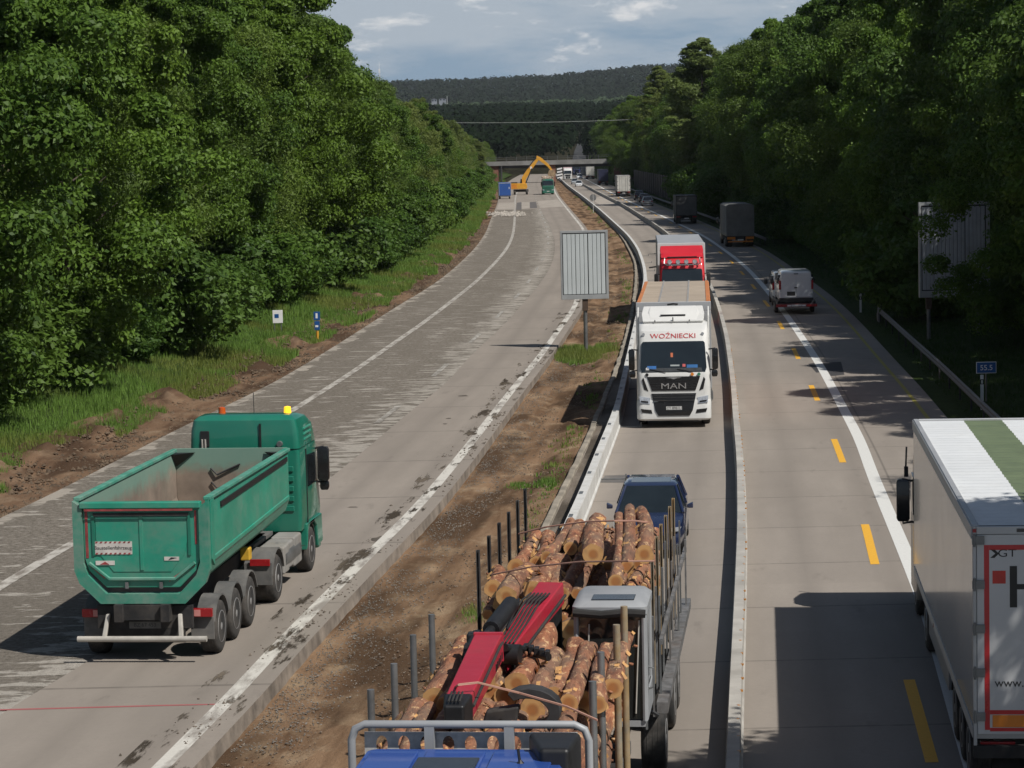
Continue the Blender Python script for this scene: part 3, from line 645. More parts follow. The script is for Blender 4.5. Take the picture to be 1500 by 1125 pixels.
p=at(808,708,-.15); tuft('small grass clump beside the median kerb ahead of the blue car',p.x,p.y,.45,1.3,260,.3); p=at(760,708,-.15); tuft('thin grass patch left of the small kerb side clump',p.x,p.y,.35,.8,90,.15)
p=at(700,905,-.15); tuft('grass clump beside the log trailer stakes',p.x,p.y,.35,1.6,240,.33)
pos=[];hh=[]
for _ in range(1300):
    Y=60*math.exp(g.random()*math.log(500/60)); x=float(G(Y))-.25-abs(g.normal(0,.35))
    if mno.noise(Vector((x*.8,Y*.06,9)))<.05: continue
    pos.append((x,Y,-.12)); hh.append(.09*(1+Y/300))
o=link(bladefield('grass',pos,np.array(hh),np.full(len(pos),.03),m_gr,8,4,.5),'grass','stuff'); tag(o,'weeds along the median kerb','weeds')
def stones(name,label,pts,mat,seed):
    g=np.random.default_rng(seed); base=np.array([(1,0,0),(-1,0,0),(0,1,0),(0,-1,0),(0,0,.8),(0,0,-.8)],float); fc=np.array([(0,2,4),(2,1,4),(1,3,4),(3,0,4),(2,0,5),(1,2,5),(3,1,5),(0,3,5)])
    out=[]
    for x,y,z,s in pts:
        v=base*s*g.uniform(.6,1.3,(6,3)); a=g.random()*math.tau; c,s_=math.cos(a),math.sin(a); v=np.stack([v[:,0]*c-v[:,1]*s_,v[:,0]*s_+v[:,1]*c,v[:,2]],1)+(x,y,z); out.append(v[fc].reshape(-1,3))
    o=link(tris(name,np.concatenate(out),mat),name,'stuff'); return tag(o,label,name)
m_stone=M('stones',(.15,.115,.085),.95,var=.5,scale=1.3); m_soil=M('soil_clods',(.10,.07,.045),.95,var=.45,scale=1.1)
P_=[]
for _ in range(15000):
    Y=26*math.exp(g.random()*math.log(200/26)); f,gg=float(Fc(Y)),float(G(Y)); t_=g.random(); 
    if mno.noise(Vector((t_*3,Y*.12,4)))<-.05: continue
    x=f+.1+(gg-f-.2)*t_; P_.append((x,Y,-.26+.2*float(sst(np.array((t_-.4)/.6))),(.006+.02*g.random()**3)*(1+Y/120)))
stones('gravel','loose stones and crumbs scattered over the muddy median',P_,m_stone,3)
P_=[]
for _ in range(24000):
    Y=36*math.exp(g.random()*math.log(330/36)); d=.1+abs(g.normal(1.3,1.1)); x=float(A(Y))-d; lump=math.exp(-((d-2.6)/.9)**2)*.3
    P_.append((x,Y,float(leftz(np.array(d)))+lump*g.random(),(.012+.06*g.random()**4)*(1+Y/170)))
stones('soil_clods','brown soil clods along the torn left verge',P_,m_soil,4)
P_=[]
for _ in range(9000):
    Y=40*math.exp(g.random()*math.log(120/40)); q=abs(g.normal(.5,.5)); wd_=mno.noise(Vector((Y*.07,3,8)))
    if q>1.0+1.2*wd_+.3: continue
    P_.append((float(Fc(Y))+.1+q,Y,-.25,.008+.018*g.random()**2))
stones('gravel','grey gravel along the foot of the concrete slab edge',P_,M('grey_stones',(.16,.145,.125),.95,var=.5,scale=2),13)
P_=[]
for _ in range(420):
    p=at(g.normal(742,14),g.normal(314,1.6),0); P_.append((p.x,p.y,.05,.06+.25*g.random()**2))
stones('rubble','broken concrete pieces lying across the closed carriageway in front of the blue trailer',P_,M('rubble_concrete',(.36,.33,.29),.9,var=.4,scale=.8),5)
P_=[]
for _ in range(1300):
    Y=30*math.exp(g.random()*math.log(120/30)); x=float(E(Y))+g.normal(.1,.35)
    if x>float(Fc(Y))-.03: continue
    if mno.noise(Vector((x,Y*.25,7)))<.05: continue
    P_.append((x,Y,.008,(.008+.02*g.random()**2)*(1+Y/80)))
stones('grit','dark grit lying along the right edge line of the closed carriageway',P_,M('grit',(.11,.09,.07),.95,var=.5,scale=3),6)
# ------------------------------------------------------------ trees
def quads_mesh(name,C,N,S,mat,g,asp=.62):
    n=len(C); r=g.normal(size=(n,3)); U=np.cross(N,r); U/=np.linalg.norm(U,axis=1,keepdims=True)+1e-9; V=np.cross(N,U)
    U=U*S[:,None]; V=V*(S*asp)[:,None]
    k=np.stack([C-U,C-V*.9+U*.1,C+U,C+V*.9+U*.1],1) # leaf shaped rhombus
    k[:,0]+=N*(S*-.15)[:,None]; k[:,2]+=N*(S*-.2)[:,None]
    return tris(name,k.reshape(-1,3),mat,4)
def crown(name,seed,H,R,z0,nb,nl,leaf,mat,prof=None,rb=(.75,1.7),droop=.2,asp=.62,air=0.):
    g=np.random.default_rng(seed); prof=prof or (lambda t: np.sin(np.pi*np.clip(t*.86+.12,0,1))**.62)
    ph=g.uniform(0,6.28,6); 
    t=g.uniform(.02,1,nb)**.85; a=g.uniform(0,math.tau,nb); lob=1+.16*np.sin(2*a+ph[0]+4*t)+.14*np.sin(3*a+ph[1]-6*t)+.1*np.sin(5*a+ph[2]+9*t)
    q=np.where(g.random(nb)<.82,g.uniform(.84,1.03,nb),g.uniform(.2,.8,nb)); rr=R*prof(t)*lob*q
    B_=np.stack([rr*np.cos(a),rr*np.sin(a),z0+(H-z0)*t*.97],1); rad=g.uniform(*rb,nb)*(1-.45*np.maximum(t-.6,0)/.4)
    idx=g.integers(0,nb,nl); d=g.normal(size=(nl,3)); d/=np.linalg.norm(d,axis=1,keepdims=True); d[:,2]=np.where(g.random(nl)<.35,np.abs(d[:,2]),d[:,2])
    u=g.uniform(.35,1.0,nl)**.5+g.normal(0,.10+air,nl); C=B_[idx]+d*(rad[idx]*u)[:,None]*np.array([1.1,1.1,.72]); C[:,2]=np.maximum(C[:,2],.15)
    N=d*.8+g.normal(size=(nl,3))*.55+np.array([0,0,.45]); N/=np.linalg.norm(N,axis=1,keepdims=True)
    return quads_mesh(name,C,N,leaf*g.uniform(.6,1.35,nl),mat,g,asp)
def trunk(name,seed,H,R,z0,r0,mat,nb=14):
    g=random.Random(seed); mb=MB(); pts=[];rs=[]; x=y=0
    for i in range(8):
        t=i/7; pts.append((x,y,-.5+H*.88*t)); rs.append(r0*(1-t)**.8+.03); x+=g.uniform(-.18,.18); y+=g.uniform(-.18,.18)
    mb.tube(pts,rs,9)
    for k in range(nb):
        t=g.uniform(.2,.9); i=int(t*7); p=Vector(pts[i]).lerp(Vector(pts[min(7,i+1)]),t*7-i); a=g.uniform(0,math.tau); L_=R*g.uniform(.5,.9)*(1-.5*t)
        q=[p]; 
        for s in (.35,.7,1): q.append(p+Vector((math.cos(a+.3*s)*L_*s,math.sin(a+.3*s)*L_*s,L_*.75*s**.8)))
        r1=r0*(1-t)*.5+.02; mb.tube(q,[r1,r1*.7,r1*.45,.012],6)
    return mb.mesh(name,mat,True)
m_bark=M('bark',(.075,.06,.045),.95,var=.4,scale=1.5,bump=.6,bscale=5)
lm1=leafmat('leaves_maple',(.013,.044,.007),(.106,.186,.026),.24); lm2=leafmat('leaves_locust',(.032,.068,.012),(.105,.165,.030),.30); lm3=leafmat('leaves_dark',(.012,.040,.008),(.084,.150,.026),.22)
lm4=leafmat('leaves_pale',(.07,.11,.035),(.16,.21,.06),.4); lm5=leafmat('leaves_shrub',(.026,.072,.012),(.078,.148,.024),.3)
poplar=lambda t: np.sin(np.pi*np.clip(t*.9+.08,0,1))**.8; cone=lambda t:(1-t)**.6*np.clip(t*6,0,1)
TR={}
def mk(k,H,R,z0,nb,nl,leaf,mat,r0,**kw):
    TR[k]=[(crown(f'{k}_crown',s*7+hash(k)%1 ,H,R,z0,nb,nl,leaf,mat,**kw),trunk(f'{k}_trunk',s,H,R,z0,r0,m_bark)) for s in kw.pop('seeds',(1,))] if False else None
def reg(k,seeds,H,R,z0,nb,nl,leaf,mat,r0,**kw):
    TR[k]=[(crown(k+'_crown',s,H,R,z0,nb,nl,leaf,mat,**kw),trunk(k+'_trunk',s,H,R,z0,r0,m_bark)) for s in seeds]
reg('maple_tree',(1,2,3),18,5.3,.8,105,84000,.115,lm1,.3,rb=(.7,1.45))
reg('locust_tree',(4,5),16,4.6,1.5,120,56000,.105,lm2,.22,rb=(.8,1.8),air=.08,asp=.45)
reg('oak_tree',(6,7),18,5.4,1.2,100,66000,.13,lm3,.34,rb=(.9,1.9))
reg('poplar_tree',(8,),23,2.9,3,260,60000,.13,lm4,.3,prof=poplar,rb=(.55,1.05))
reg('birch_tree',(9,),15,3.4,1.5,130,30000,.12,lm4,.16,rb=(.6,1.2),air=.12,asp=.5)
reg('hazel_bush',(10,11),4.2,2.5,.1,70,17000,.12,lm5,.08,rb=(.5,.95))
reg('thorn_bush',(12,),3.2,2.2,.1,60,12000,.10,lm3,.07,rb=(.45,.85))
KIND={'maple_tree':('leafy maple tree','tree'),'locust_tree':('feathery yellow green locust tree','tree'),'oak_tree':('dark broad oak tree','tree'),'poplar_tree':('tall slim pale poplar tree','tree'),'birch_tree':('light airy birch tree','tree'),'hazel_bush':('bright green leafy bush','bush'),'thorn_bush':('dark low thorn bush','bush')}
_first={}
def tree(k,x,y,h,label=None,grp=None,wide=1.,where=''):
    cr,tk=random.choice(TR[k]); base={'maple_tree':18,'locust_tree':16,'oak_tree':18,'poplar_tree':23,'birch_tree':15,'hazel_bush':4.2,'thorn_bush':3.2}[k]
    s=h/base; z=ground_z(x,y)
    r=thing(k,label or (KIND[k][0]+' '+where),KIND[k][1],(x,y,z-.05),random.uniform(0,6.28),grp)
    r.scale=(s*wide,s*wide,s)
    for nm,me in (('crown',cr),('trunk' if 'tree' in k else 'stem',tk)):
        o=bpy.data.objects.new(nm,me); COL.objects.link(o); o.parent=r
    return r
def pick(ws): 
    ks=list(ws); return random.choices(ks,[ws[k] for k in ks])[0]
def hl(Y): return float(np.interp(Y,[60,200,230,300,400,700,900],[19.5,19.5,16,15,14,11.5,11]))
def ol(Y): return float(np.interp(Y,[60,84,98,120,145,175,230,420,900],[8.0,8.0,8.6,10.4,10.2,9.6,9.4,9.0,8.4]))
random.seed(21)
LW='in the dense row left of the closed carriageway'; GL='trees along the left bank'
Y=74.
while Y<860:
    far=Y>210; x=float(A(Y))-ol(Y)+random.uniform(-1.9,1.0)
    k=pick({'maple_tree':5,'locust_tree':2,'oak_tree':1}) if not far else pick({'locust_tree':5,'maple_tree':1,'birch_tree':3})
    tree(k,x,Y,hl(Y)*random.uniform(.80,1.08),grp=GL,where=LW,wide=random.uniform(.72,.98)); Y+=max(7.0,Y*.02)*random.uniform(.8,1.2)
Y=76.
while Y<860:
    x=float(A(Y))-ol(Y)-random.uniform(6,8.5)
    tree(pick({'maple_tree':4,'oak_tree':3,'locust_tree':1}),x,Y,hl(Y)*random.uniform(1.0,1.13),grp='trees behind the left row',where='in the second row on the left bank'); Y+=max(8,Y*.026)*random.uniform(.85,1.2)
Y=95.
while Y<620:
    x=float(A(Y))-ol(Y)-random.uniform(14,18)
    tree(pick({'maple_tree':4,'oak_tree':3}),x,Y,hl(Y)*random.uniform(1.05,1.2),grp='trees behind the left row',where='at the back of the left wood'); Y+=max(14,Y*.05)
# bushes at the foot of the left row
Y=108.
while Y<700:
    for q in (0,1):
        x=float(A(Y))-ol(Y)+random.uniform(1.2,3.4)-q*2.0; tree(pick({'hazel_bush':3,'thorn_bush':1}),x,Y+random.uniform(-1,1),random.uniform(2.8,5.4),grp='bushes under the left trees',where='at the foot of the left trees',wide=1.1)
    Y+=max(4.6,Y*.024)*random.uniform(.8,1.2)
# special ones
for _y,_d in ((80,8.2),(85,7.4),(89,8.6),(94,8.0),(99,9.0),(104,9.6)): tree('thorn_bush',float(A(_y))-_d,_y,random.uniform(2.6,4.2),'dark low thorn bush under the nearest trees of the left bank',grp='bushes under the nearest left trees',wide=1.2)
tree('maple_tree',float(A(190))-10.2,190,20.5,'big domed maple tree that ends the tall left row against the sky',wide=.95)
tree('poplar_tree',float(A(640))-7,640,12.0,'pale rounded tree standing left of the far bridge',wide=1.9)
RW='in the tall wood right of the motorway'; GR='trees along the right verge'
def orr(Y): return float(np.interp(Y,[60,84,110,200,300,320,620,640,900],[13,10.5,9.0,7.6,8.2,11.5,11.5,8,7]))
def hr(Y): return float(np.interp(Y,[60,110,200,300,500,900],[18.5,19.8,21,23,23.5,20]))
Y=58.
while Y<1000:
    x=float(Mc(Y))+orr(Y)+random.uniform(-.7,.9)+(.5 if 92<Y<118 else 0)
    k=pick({'maple_tree':4,'oak_tree':3,'locust_tree':2}) if Y<330 else pick({'locust_tree':2,'maple_tree':3,'oak_tree':2,'birch_tree':2})
    tree(k,x,Y,hr(Y)*random.uniform(.80,1.08),grp=GR,where=RW,wide=random.uniform(.74,1.0)); Y+=max(6.8,Y*.019)*random.uniform(.8,1.2)
Y=92.
while Y<1000:
    x=float(Mc(Y))+orr(Y)+random.uniform(6.5,9)
    tree(pick({'maple_tree':3,'oak_tree':4,'locust_tree':1}),x,Y,hr(Y)*random.uniform(1.0,1.14),grp='trees behind the right verge row',where='in the second row right of the motorway'); Y+=max(8.5,Y*.026)*random.uniform(.85,1.2)
Y=110.
while Y<800:
    x=float(Mc(Y))+orr(Y)+random.uniform(15,20)
    tree(pick({'maple_tree':4,'oak_tree':3}),x,Y,hr(Y)*random.uniform(1.05,1.2),grp='trees behind the right verge row',where='at the back of the right wood'); Y+=max(15,Y*.05)
Y=86.
while Y<320:
    x=float(Mc(Y))+orr(Y)-random.uniform(2.0,3.6)+(3.5 if Y<122 else 0); tree(pick({'hazel_bush':2,'thorn_bush':3}),x,Y,random.uniform(2.2,4.8),grp='bushes under the right trees',where='at the foot of the right trees'); Y+=max(4.6,Y*.022)*random.uniform(.8,1.2)
for px,Y,h,lab in ((1014,405,26.5,'tall slim pale poplar tree rising above the right wood, nearer of two'),(964,560,27,'tall slim pale poplar tree standing highest beside the hill, farther of two')):
    P=atY(px,100,Y); tree('poplar_tree',P.x+(1.5 if Y<500 else 0),Y,h,lab,wide=1.5 if Y<500 else 1.2)
P=atY(1420,400,109); tree('maple_tree',22.6,108.5,12.5,'leafy young maple tree whose branches cover the right message board',wide=.95)
tree('hazel_bush',22.6,131,6.4,'bright sunlit bush left of the right message board',wide=1.0)
for _y in (326,336,346,356,366,376,386): tree('hazel_bush',float(Mc(_y))+4.6,_y,random.uniform(5,7),'bright green leafy bush at the near end of the noise wall',grp='bushes at the noise wall')
# trees beside the near right verge just outside the picture: they dapple the white lorry
tree('birch_tree',13.6,29,16,'light airy birch tree beside the near right verge',wide=1.15); tree('birch_tree',16.8,37.5,12,'small light birch tree beside the near right verge')
# ------------------------------------------------------------ far woods
def farwood(name,label,cells,mat,seed,hh,ld=8,ls=1.):
    g=np.random.default_rng(seed); X,Y=cells[:,0],cells[:,1]; n=len(X); H_=g.uniform(.7,1.25,n)*hh; Z=hillz(X,Y); r=H_*.30
    C=np.repeat(np.stack([X,Y,Z+H_*.62],1),ld,0); d=g.normal(size=(n*ld,3)); d/=np.linalg.norm(d,axis=1,keepdims=True); d[:,2]=np.abs(d[:,2])*1.0-.25
    C=C+d*np.repeat(r,ld)[:,None]*np.array([1,1,1.5]); N=d+g.normal(size=d.shape)*.35+np.array([0,-.25,.3]); N/=np.linalg.norm(N,axis=1,keepdims=True)
    o=link(quads_mesh(name,C,N,np.repeat(r,ld)*g.uniform(.45,.85,n*ld)*ls,mat,g,.8),name,'stuff'); return tag(o,label,'forest')
def cells(Y0,Y1,a0,a1,step,seed,clear=None):
    g=np.random.default_rng(seed); out=[]; Y=Y0
    while Y<Y1:
        st=step*(1+.15*g.random()); xs=np.arange(a0*Y,a1*Y,st); xs=xs+g.uniform(-.4,.4,len(xs))*st; ys=Y+g.uniform(-.4,.4,len(xs))*st
        out.append(np.stack([xs,ys],1)); Y+=st
    c=np.concatenate(out)
    if clear is not None: c=c[~clear(c[:,0],c[:,1])]
    return c
lf1=leafmat('far_pines_cloud_shade',(.004,.008,.005),(.009,.016,.007),.05,rnd=False,rough=.95,spec=.03); lf2=leafmat('far_hill_trees',(.009,.015,.009),(.015,.022,.012),.08,rnd=False,rough=.95,spec=.03); lf3=leafmat('far_green_trees',(.02,.042,.016),(.045,.07,.024),.15,rnd=False)  # first one: cloud shadow over the near slope is put into the colour
def rd(x,y): 
    c=np.interp(y,[700,800,950,1200,1500,2000,2300,4000],[22,26,29,38,50,75.5,92,300]); return ((x>c-7)&(x<c+1.2)&(y<2150))|((y<1300)&(x>float(A(700))-8)&(x<c+3)&(y<955))
farwood('cloud_shaded_forest','pine forest with cloud shadow put into its dark colour, filling the slope behind the bridge',cells(860,2450,-.10,.12,7.5,31,rd),lf1,31,15,60,.30)
farwood('green_wood','lighter green wood between the pine forest and the hill',cells(2480,3050,-.10,.12,10,32),lf3,32,14,14,.7)
farwood('hill_forest','grey green forest covering the distant hill on the horizon',cells(3050,4450,-.13,.13,12.5,33),lf2,33,15,16,.6)
# ------------------------------------------------------------ vehicle library (local frame: +y forward, z up, ground z=0)
m_tyre=M('tyre',(.018,.018,.018),.85,var=.3,scale=6,bump=.3,dirt=.45,dcol=(.16,.14,.12)); m_rim=M('rim',(.33,.33,.33),.45,.5,var=.25,scale=4,dirt=.3)
m_glass=M('dark_glass',(.012,.017,.02),.05,var=.3,scale=1,spec=.8); m_chas=M('chassis',(.022,.022,.023),.7,.2,var=.4,scale=3,dirt=.4,dcol=(.13,.11,.09))
m_lens=M('lamp_lens',(.45,.47,.5),.12,.3,var=.3,scale=12); m_rl=M('tail_lamp_red',(.27,.010,.013),.25,var=.15,scale=8); m_or=M('tail_lamp_orange',(.65,.20,.015),.3,var=.1)
m_plate=M('number_plate',(.6,.6,.58),.4,var=.06); m_chr=M('chrome',(.6,.6,.6),.2,.9,var=.1)
m_blackg=M('black_gloss',(.009,.009,.010),.25,var=.2,scale=3,coat=.3)
def paintm(name,col,rough=.35,dirt=.12,var=.06,coat=.6,dcol=(.2,.18,.15)): return M(name,col,rough,0,var,1.2,coat=coat,dirt=dirt,dcol=dcol)
_wh={}
def wheel(par,x,y,r=.5,w=.3,side=1,rim=None,dirtw=True):
    key=(r,w,side,rim.name if rim else '')
    if key not in _wh:
        hw=w/2
        t_=MB().lathe([(-hw*.98,r*.60),(-hw,r*.86),(-hw*.86,r*.975),(-hw*.6,r),(hw*.6,r),(hw*.86,r*.975),(hw,r*.86),(hw*.98,r*.60)],(0,0,0),'x',26)
        for q in (-.45,0,.45): t_.lathe([(q*hw-.008,r*1.001),(q*hw-.008,r*1.006),(q*hw+.008,r*1.006),(q*hw+.008,r*1.001)],(0,0,0),'x',26)
        s=side; rm=MB().lathe([(s*hw*.9,r*.61),(s*hw*1.03,r*.6),(s*hw*.9,r*.55),(s*hw*.35,r*.50),(s*hw*.25,r*.3),(s*hw*.55,r*.27),(s*hw*.85,r*.2),(s*hw*1.0,r*.13),(s*hw*1.0,.002)],(0,0,0),'x',22)
        for k in range(10):
            a=k*math.tau/10; rm.lathe([(s*hw*.2,.001),(s*hw*.2,.02),(s*hw*.45,.02),(s*hw*.45,.001)],(0,r*.38*math.cos(a),r*.38*math.sin(a)),'x',6)
        _wh[key]=(t_.mesh('wheel',m_tyre,True),rm.mesh('rim',rim or m_rim,True))
    a,b=_wh[key]; o=bpy.data.objects.new('wheel',a); COL.objects.link(o); o.parent=par; o.location=(x,y,r)
    c=bpy.data.objects.new('rim',b); COL.objects.link(c); c.parent=o; return o
def axle(par,y,hw=1.25,r=.5,w=.3,dual=False,rim=None):
    for s in (1,-1):
        ww=.58 if dual else w; wheel(par,s*(hw-ww/2),y,r,ww,s,rim)
def rrect(hw,yb,yf,r,rb=None,n=4,bow=0.): # outline ccw, front at yf
    rb=r if rb is None else rb; pts=[]
    for cx,cy,a0,rr in ((hw-r,yf-r,0,r),(-hw+r,yf-r,90,r),(-hw+rb,yb+rb,180,rb),(hw-rb,yb+rb,270,rb)):
        for k in range(n+1):
            a=R_(a0+90*k/n); pts.append((cx+rr*math.cos(a),cy+rr*math.sin(a)))
    return [(x,y+(bow*(1-(x/hw)**2) if y>(yf+yb)/2 else 0)) for x,y in pts]
def interp(pts):
    zs=[p[0] for p in pts]; ys=[p[1] for p in pts]
    return lambda z: float(np.interp(z,zs,ys))
def cab(par,body,front,top,hw=1.23,back=-2.15,r=.22,zb=.55,zt=3.55,taper=.93,roofdrop=.1,bevel=0.,zs=None,name='cab'):
    zs=zs or [zb,1.0,1.5,1.75,2.4,2.95,zt-.25,zt-.06,zt]; secs=[]
    for i,z in enumerate(zs):
        k=1 if z<1.9 else 1-(1-taper)*(z-1.9)/(zt-1.9); e=0
        if z>zt-.1: e=.10 if z<zt else .35
        rr=min(r,.2); o=rrect((hw-e*.7)*k,back+e*.3,front(z)-e,rr+.02); secs.append([(x,y,z) for x,y in o])
    return MB().loft(secs).build(name,body,par,smooth=True)
def mirror(par,s,hw,y,z,h=.62,mat=None,arm=True,w=.20,d=.14):
    mb=MB().loft([[(s*(hw+.16+a),y+b,zz) for a,b in ((-w*.5*k,-d*.5*k),(w*.5*k,-d*.4*k),(w*.5*k,d*.3*k),(-w*.5*k,d*.55*k))] for zz,k in ((z-h/2,.75),(z-h/2+.06,1),(z+h/2-.06,1),(z+h/2,.75))])
    o=mb.build('mirror',mat or m_blackg,par,.015)
    if arm: MB().tube([(s*(hw-.05),y-.05,z+h*.45),(s*(hw+.16),y,z+h*.5),(s*(hw+.16),y,z+h*.3)],.025,6).tube([(s*(hw-.05),y-.05,z-h*.5),(s*(hw+.16),y,z-h*.55),(s*(hw+.16),y,z-h*.35)],.025,6).build('mirror_arm',m_dark,o)
    return o
def chassis(par,y0,y1,z=.75): MB().box(-.45,-.3,y0,y1,z,z+.28).box(.3,.45,y0,y1,z,z+.28).box(-.3,.3,y0+.3,y0+.5,z+.02,z+.2).box(-.3,.3,y1-.6,y1-.4,z+.02,z+.2).build('chassis',m_chas,par)
def fender(par,y,r,w,x,mat,z=.5,a0=15,a1=165,name='mudguard'):
    a=[R_(a0+(a1-a0)*k/9) for k in range(10)]; rr=r+.09
    sec=[]
    for t in a: sec.append([(x-w/2,y+math.cos(t)*rr,z+math.sin(t)*rr),(x+w/2,y+math.cos(t)*rr,z+math.sin(t)*rr),(x+w/2,y+math.cos(t)*(rr+.03),z+math.sin(t)*(rr+.03)),(x-w/2,y+math.cos(t)*(rr+.03),z+math.sin(t)*(rr+.03))])
    return MB().loft(sec).build(name,mat,par,smooth=True)
def box_body(par,y0,y1,z0,z1,mat_side,mat_roof,hw=1.275,name='box_body'):
    MB().box(-hw,hw,y0,y1,z0,z1-.02).build(name,mat_side,par,.03); return MB().box(-hw+.03,hw-.03,y0+.03,y1-.03,z1-.019,z1+.012).build('roof',mat_roof,par,.01)
def rear_frame(par,y,z0,z1,door,frame,hw=1.275,bars=True):
    MB().box(-hw,-hw+.08,y-.03,y-.001,z0,z1).box(hw-.08,hw,y-.03,y-.001,z0,z1).box(-hw+.08,hw-.08,y-.03,y-.001,z1-.12,z1).box(-hw+.08,hw-.08,y-.03,y-.001,z0,z0+.10).build('rear_frame',frame,par,.006)
    for s in (-1,1):
        d=MB().box(*sorted((s*.008,s*(hw-.085))),y-.02,y-.0015,z0+.105,z1-.125).build('rear_door',door,par,.006)
        if bars:
            for xx in (.35,.75):
                MB().tube([(s*xx,y-.045,z0+.12),(s*xx,y-.045,z1-.15)],.018,6).build('lock_bar',m_galv,d)
            for k in range(4): MB().box(*sorted((s*(hw-.22),s*(hw-.03))),y-.05,y-.021,z0+.35+k*(z1-z0-.7)/3,z0+.43+k*(z1-z0-.7)/3).build('hinge',m_galv,d)
def underrun(par,y,z=.45,hw=1.15,mat=None,lamps=True,zl=.95):
    MB().box(-hw,hw,y-.06,y+.04,z,z+.12).box(-.55,-.47,y,y+.06,z+.12,z+.5).box(.47,.55,y,y+.06,z+.12,z+.5).build('underrun_bar',mat or m_chas,par,.01)
    if lamps:
        for s in (-1,1): MB().box(*sorted((s*.72,s*1.2)),y-.05,y+.02,zl-.16,zl-.02).build('tail_lamp',m_rl,par,.01)
    MB().box(-.26,.26,y-.075,y-.061,z+.16,z+.28).build('number_plate',m_plate,par)
def semi(par,L,side,roof,door,frame,y_front=-1.9,z0=1.05,z1=4.0,hw=1.275,bars=True,curtain=False,ribs=0):
    """semi-trailer behind a cab whose front is y=0"""
    y1=y_front; y0=y1-L
    box_body(par,y0,y1,z0,z1,side,roof,hw); chassis(par,y0+.3,y1-.4,.78)
    rear_frame(par,y0,z0-.02,z1,door,frame,hw,bars)
    for k in range(3): axle(par,y0+2.2+1.31*k,1.25)
    axle(par,y_front-1.2 if y_front<-1 else -4.2,1.25,dual=True)
    underrun(par,y0+.1)
    for s in (-1,1): MB().box(*sorted((s*1.16,s*1.2)),y0+6.3,y1-3.6,.42,.95).build('side_guard',m_chas,par)
    if ribs:
        mb=MB(); 
        for k in range(ribs): 
            y=y0+(k+.5)*L/ribs; mb.box(-hw+.05,hw-.05,y-.03,y+.03,z1+.0125,z1+.03)
        mb.build('roof_ribs',roof,par)
    return y0
def oncoming_cab(par,P):
    """full front detail. P: dict of materials/options"""
    b=P['body']; zt=P.get('zt',3.6); fr=interp([(0,0),(.5,0),(1.75,-.02),(1.85,-.05),(2.85,-.36),(3.2,-.52),(zt-.1,-.95),(zt,-1.1)]) 
    hw=P.get('hw',1.22); back=-2.2
    cab(par,b,fr,None,hw,back,.2,.95,zt,.94,zs=[.95,1.3,1.75,1.85,2.4,2.85,3.2,zt-.1,zt])
    # lower bumper with corner blades
    MB().loft([[(x,y,z) for x,y in rrect(hw+.015-e,-1.15,.03-e,.22)] for z,e in ((.26,.06),(.32,0),(.9,0),(.948,.02))]).build('bumper',P.get('bumper',b),par,smooth=True)
    F2=lambda z:(.03 if z<.949 else fr(z))
    # windscreen
    ws=[(-hw*.86,1.86),(hw*.86,1.86),(hw*.90,2.0),(hw*.86,2.80),(hw*.82,2.86),(-hw*.82,2.86),(-hw*.86,2.80),(-hw*.90,2.0)]
    w_=MB().patch(ws,fr,.008).build('windscreen',m_glass,par)
    MB().patch([(-hw*.78,1.88),(hw*.78,1.88),(hw*.76,2.0),(-hw*.76,2.0)],fr,.004,lift=.009).build('dashboard',M('dash',(.03,.035,.04),.7,var=.5,scale=9),w_)
    for x0 in (-.75,.15): MB().tube([(x0+.1,fr(1.86)+.03,1.86),(x0+.62,fr(1.97)+.035,1.97)],.012,5).build('wiper',m_dark,w_)
    if P.get('trinkets'):
        for i,(x,z,w2,h2,c) in enumerate(((.72,2.02,.30,.10,(.02,.12,.35)),(-.62,2.05,.36,.10,(.02,.12,.32)),(-.35,2.08,.10,.09,(.5,.1,.1)),(.86,1.98,.1,.08,(.5,.5,.5)),(-.05,2.08,.3,.05,(.3,.33,.33)),(.05,2.42,.08,.14,(.45,.12,.05)))):
            MB().patch([(x-w2/2,z-h2/2),(x+w2/2,z-h2/2),(x+w2/2,z+h2/2),(x-w2/2,z+h2/2)],fr,.004,lift=.012).build('cab_trinket',M('trinket%d'%i,c,.6),w_)
    # grille
    gm=P.get('grille',m_blackg)
    g1=MB().patch([(-.72,1.25),(.72,1.25),(.88,1.72),(-.88,1.72)],F2,.02).build('upper_grille',gm,par)
    for z in (1.33,1.41,1.49): MB().patch([(-.70-(z-1.25)*.3,z),(.70+(z-1.25)*.3,z),(.71+(z-1.25)*.3,z+.02),(-.71-(z-1.25)*.3,z+.02)],F2,.012,lift=.02).build('grille_slat',m_dark,g1)
    g2=MB().patch([(-.52,.42),(.52,.42),(.62,.60),(.74,1.16),(-.74,1.16),(-.62,.60)],F2,.025).build('lower_grille',gm,par)
    for z in (.92,1.02,1.10): MB().patch([(-.66,z),(.66,z),(.67,z+.025),(-.67,z+.025)],F2,.014,lift=.025).build('grille_slat',m_darksteel,g2)
    MB().patch([(-.26,.62),(.26,.62),(.26,.73),(-.26,.73)],F2,.008,lift=.028).build('number_plate',m_plate,par)
    if P.get('plate'): text(P['plate'],par,'plate_lettering',.115,(0,F2(.67)+.040,.672),(R_(90),0,R_(180)),m_bk,.001)
    if P.get('badge'): text(P['badge'],par,'badge_lettering',.27,(0,F2(1.45)+.045,1.40),(R_(90),0,R_(180)),m_chr,.008,sx=1.45)
    if P.get('emblem'): 
        MB().patch([(.0,1.63),(.10,1.66),(.28,1.68),(.1,1.70),(0,1.705),(-.1,1.70),(-.28,1.68),(-.10,1.66)],F2,.02,lift=.02).build('emblem',m_chr,par)
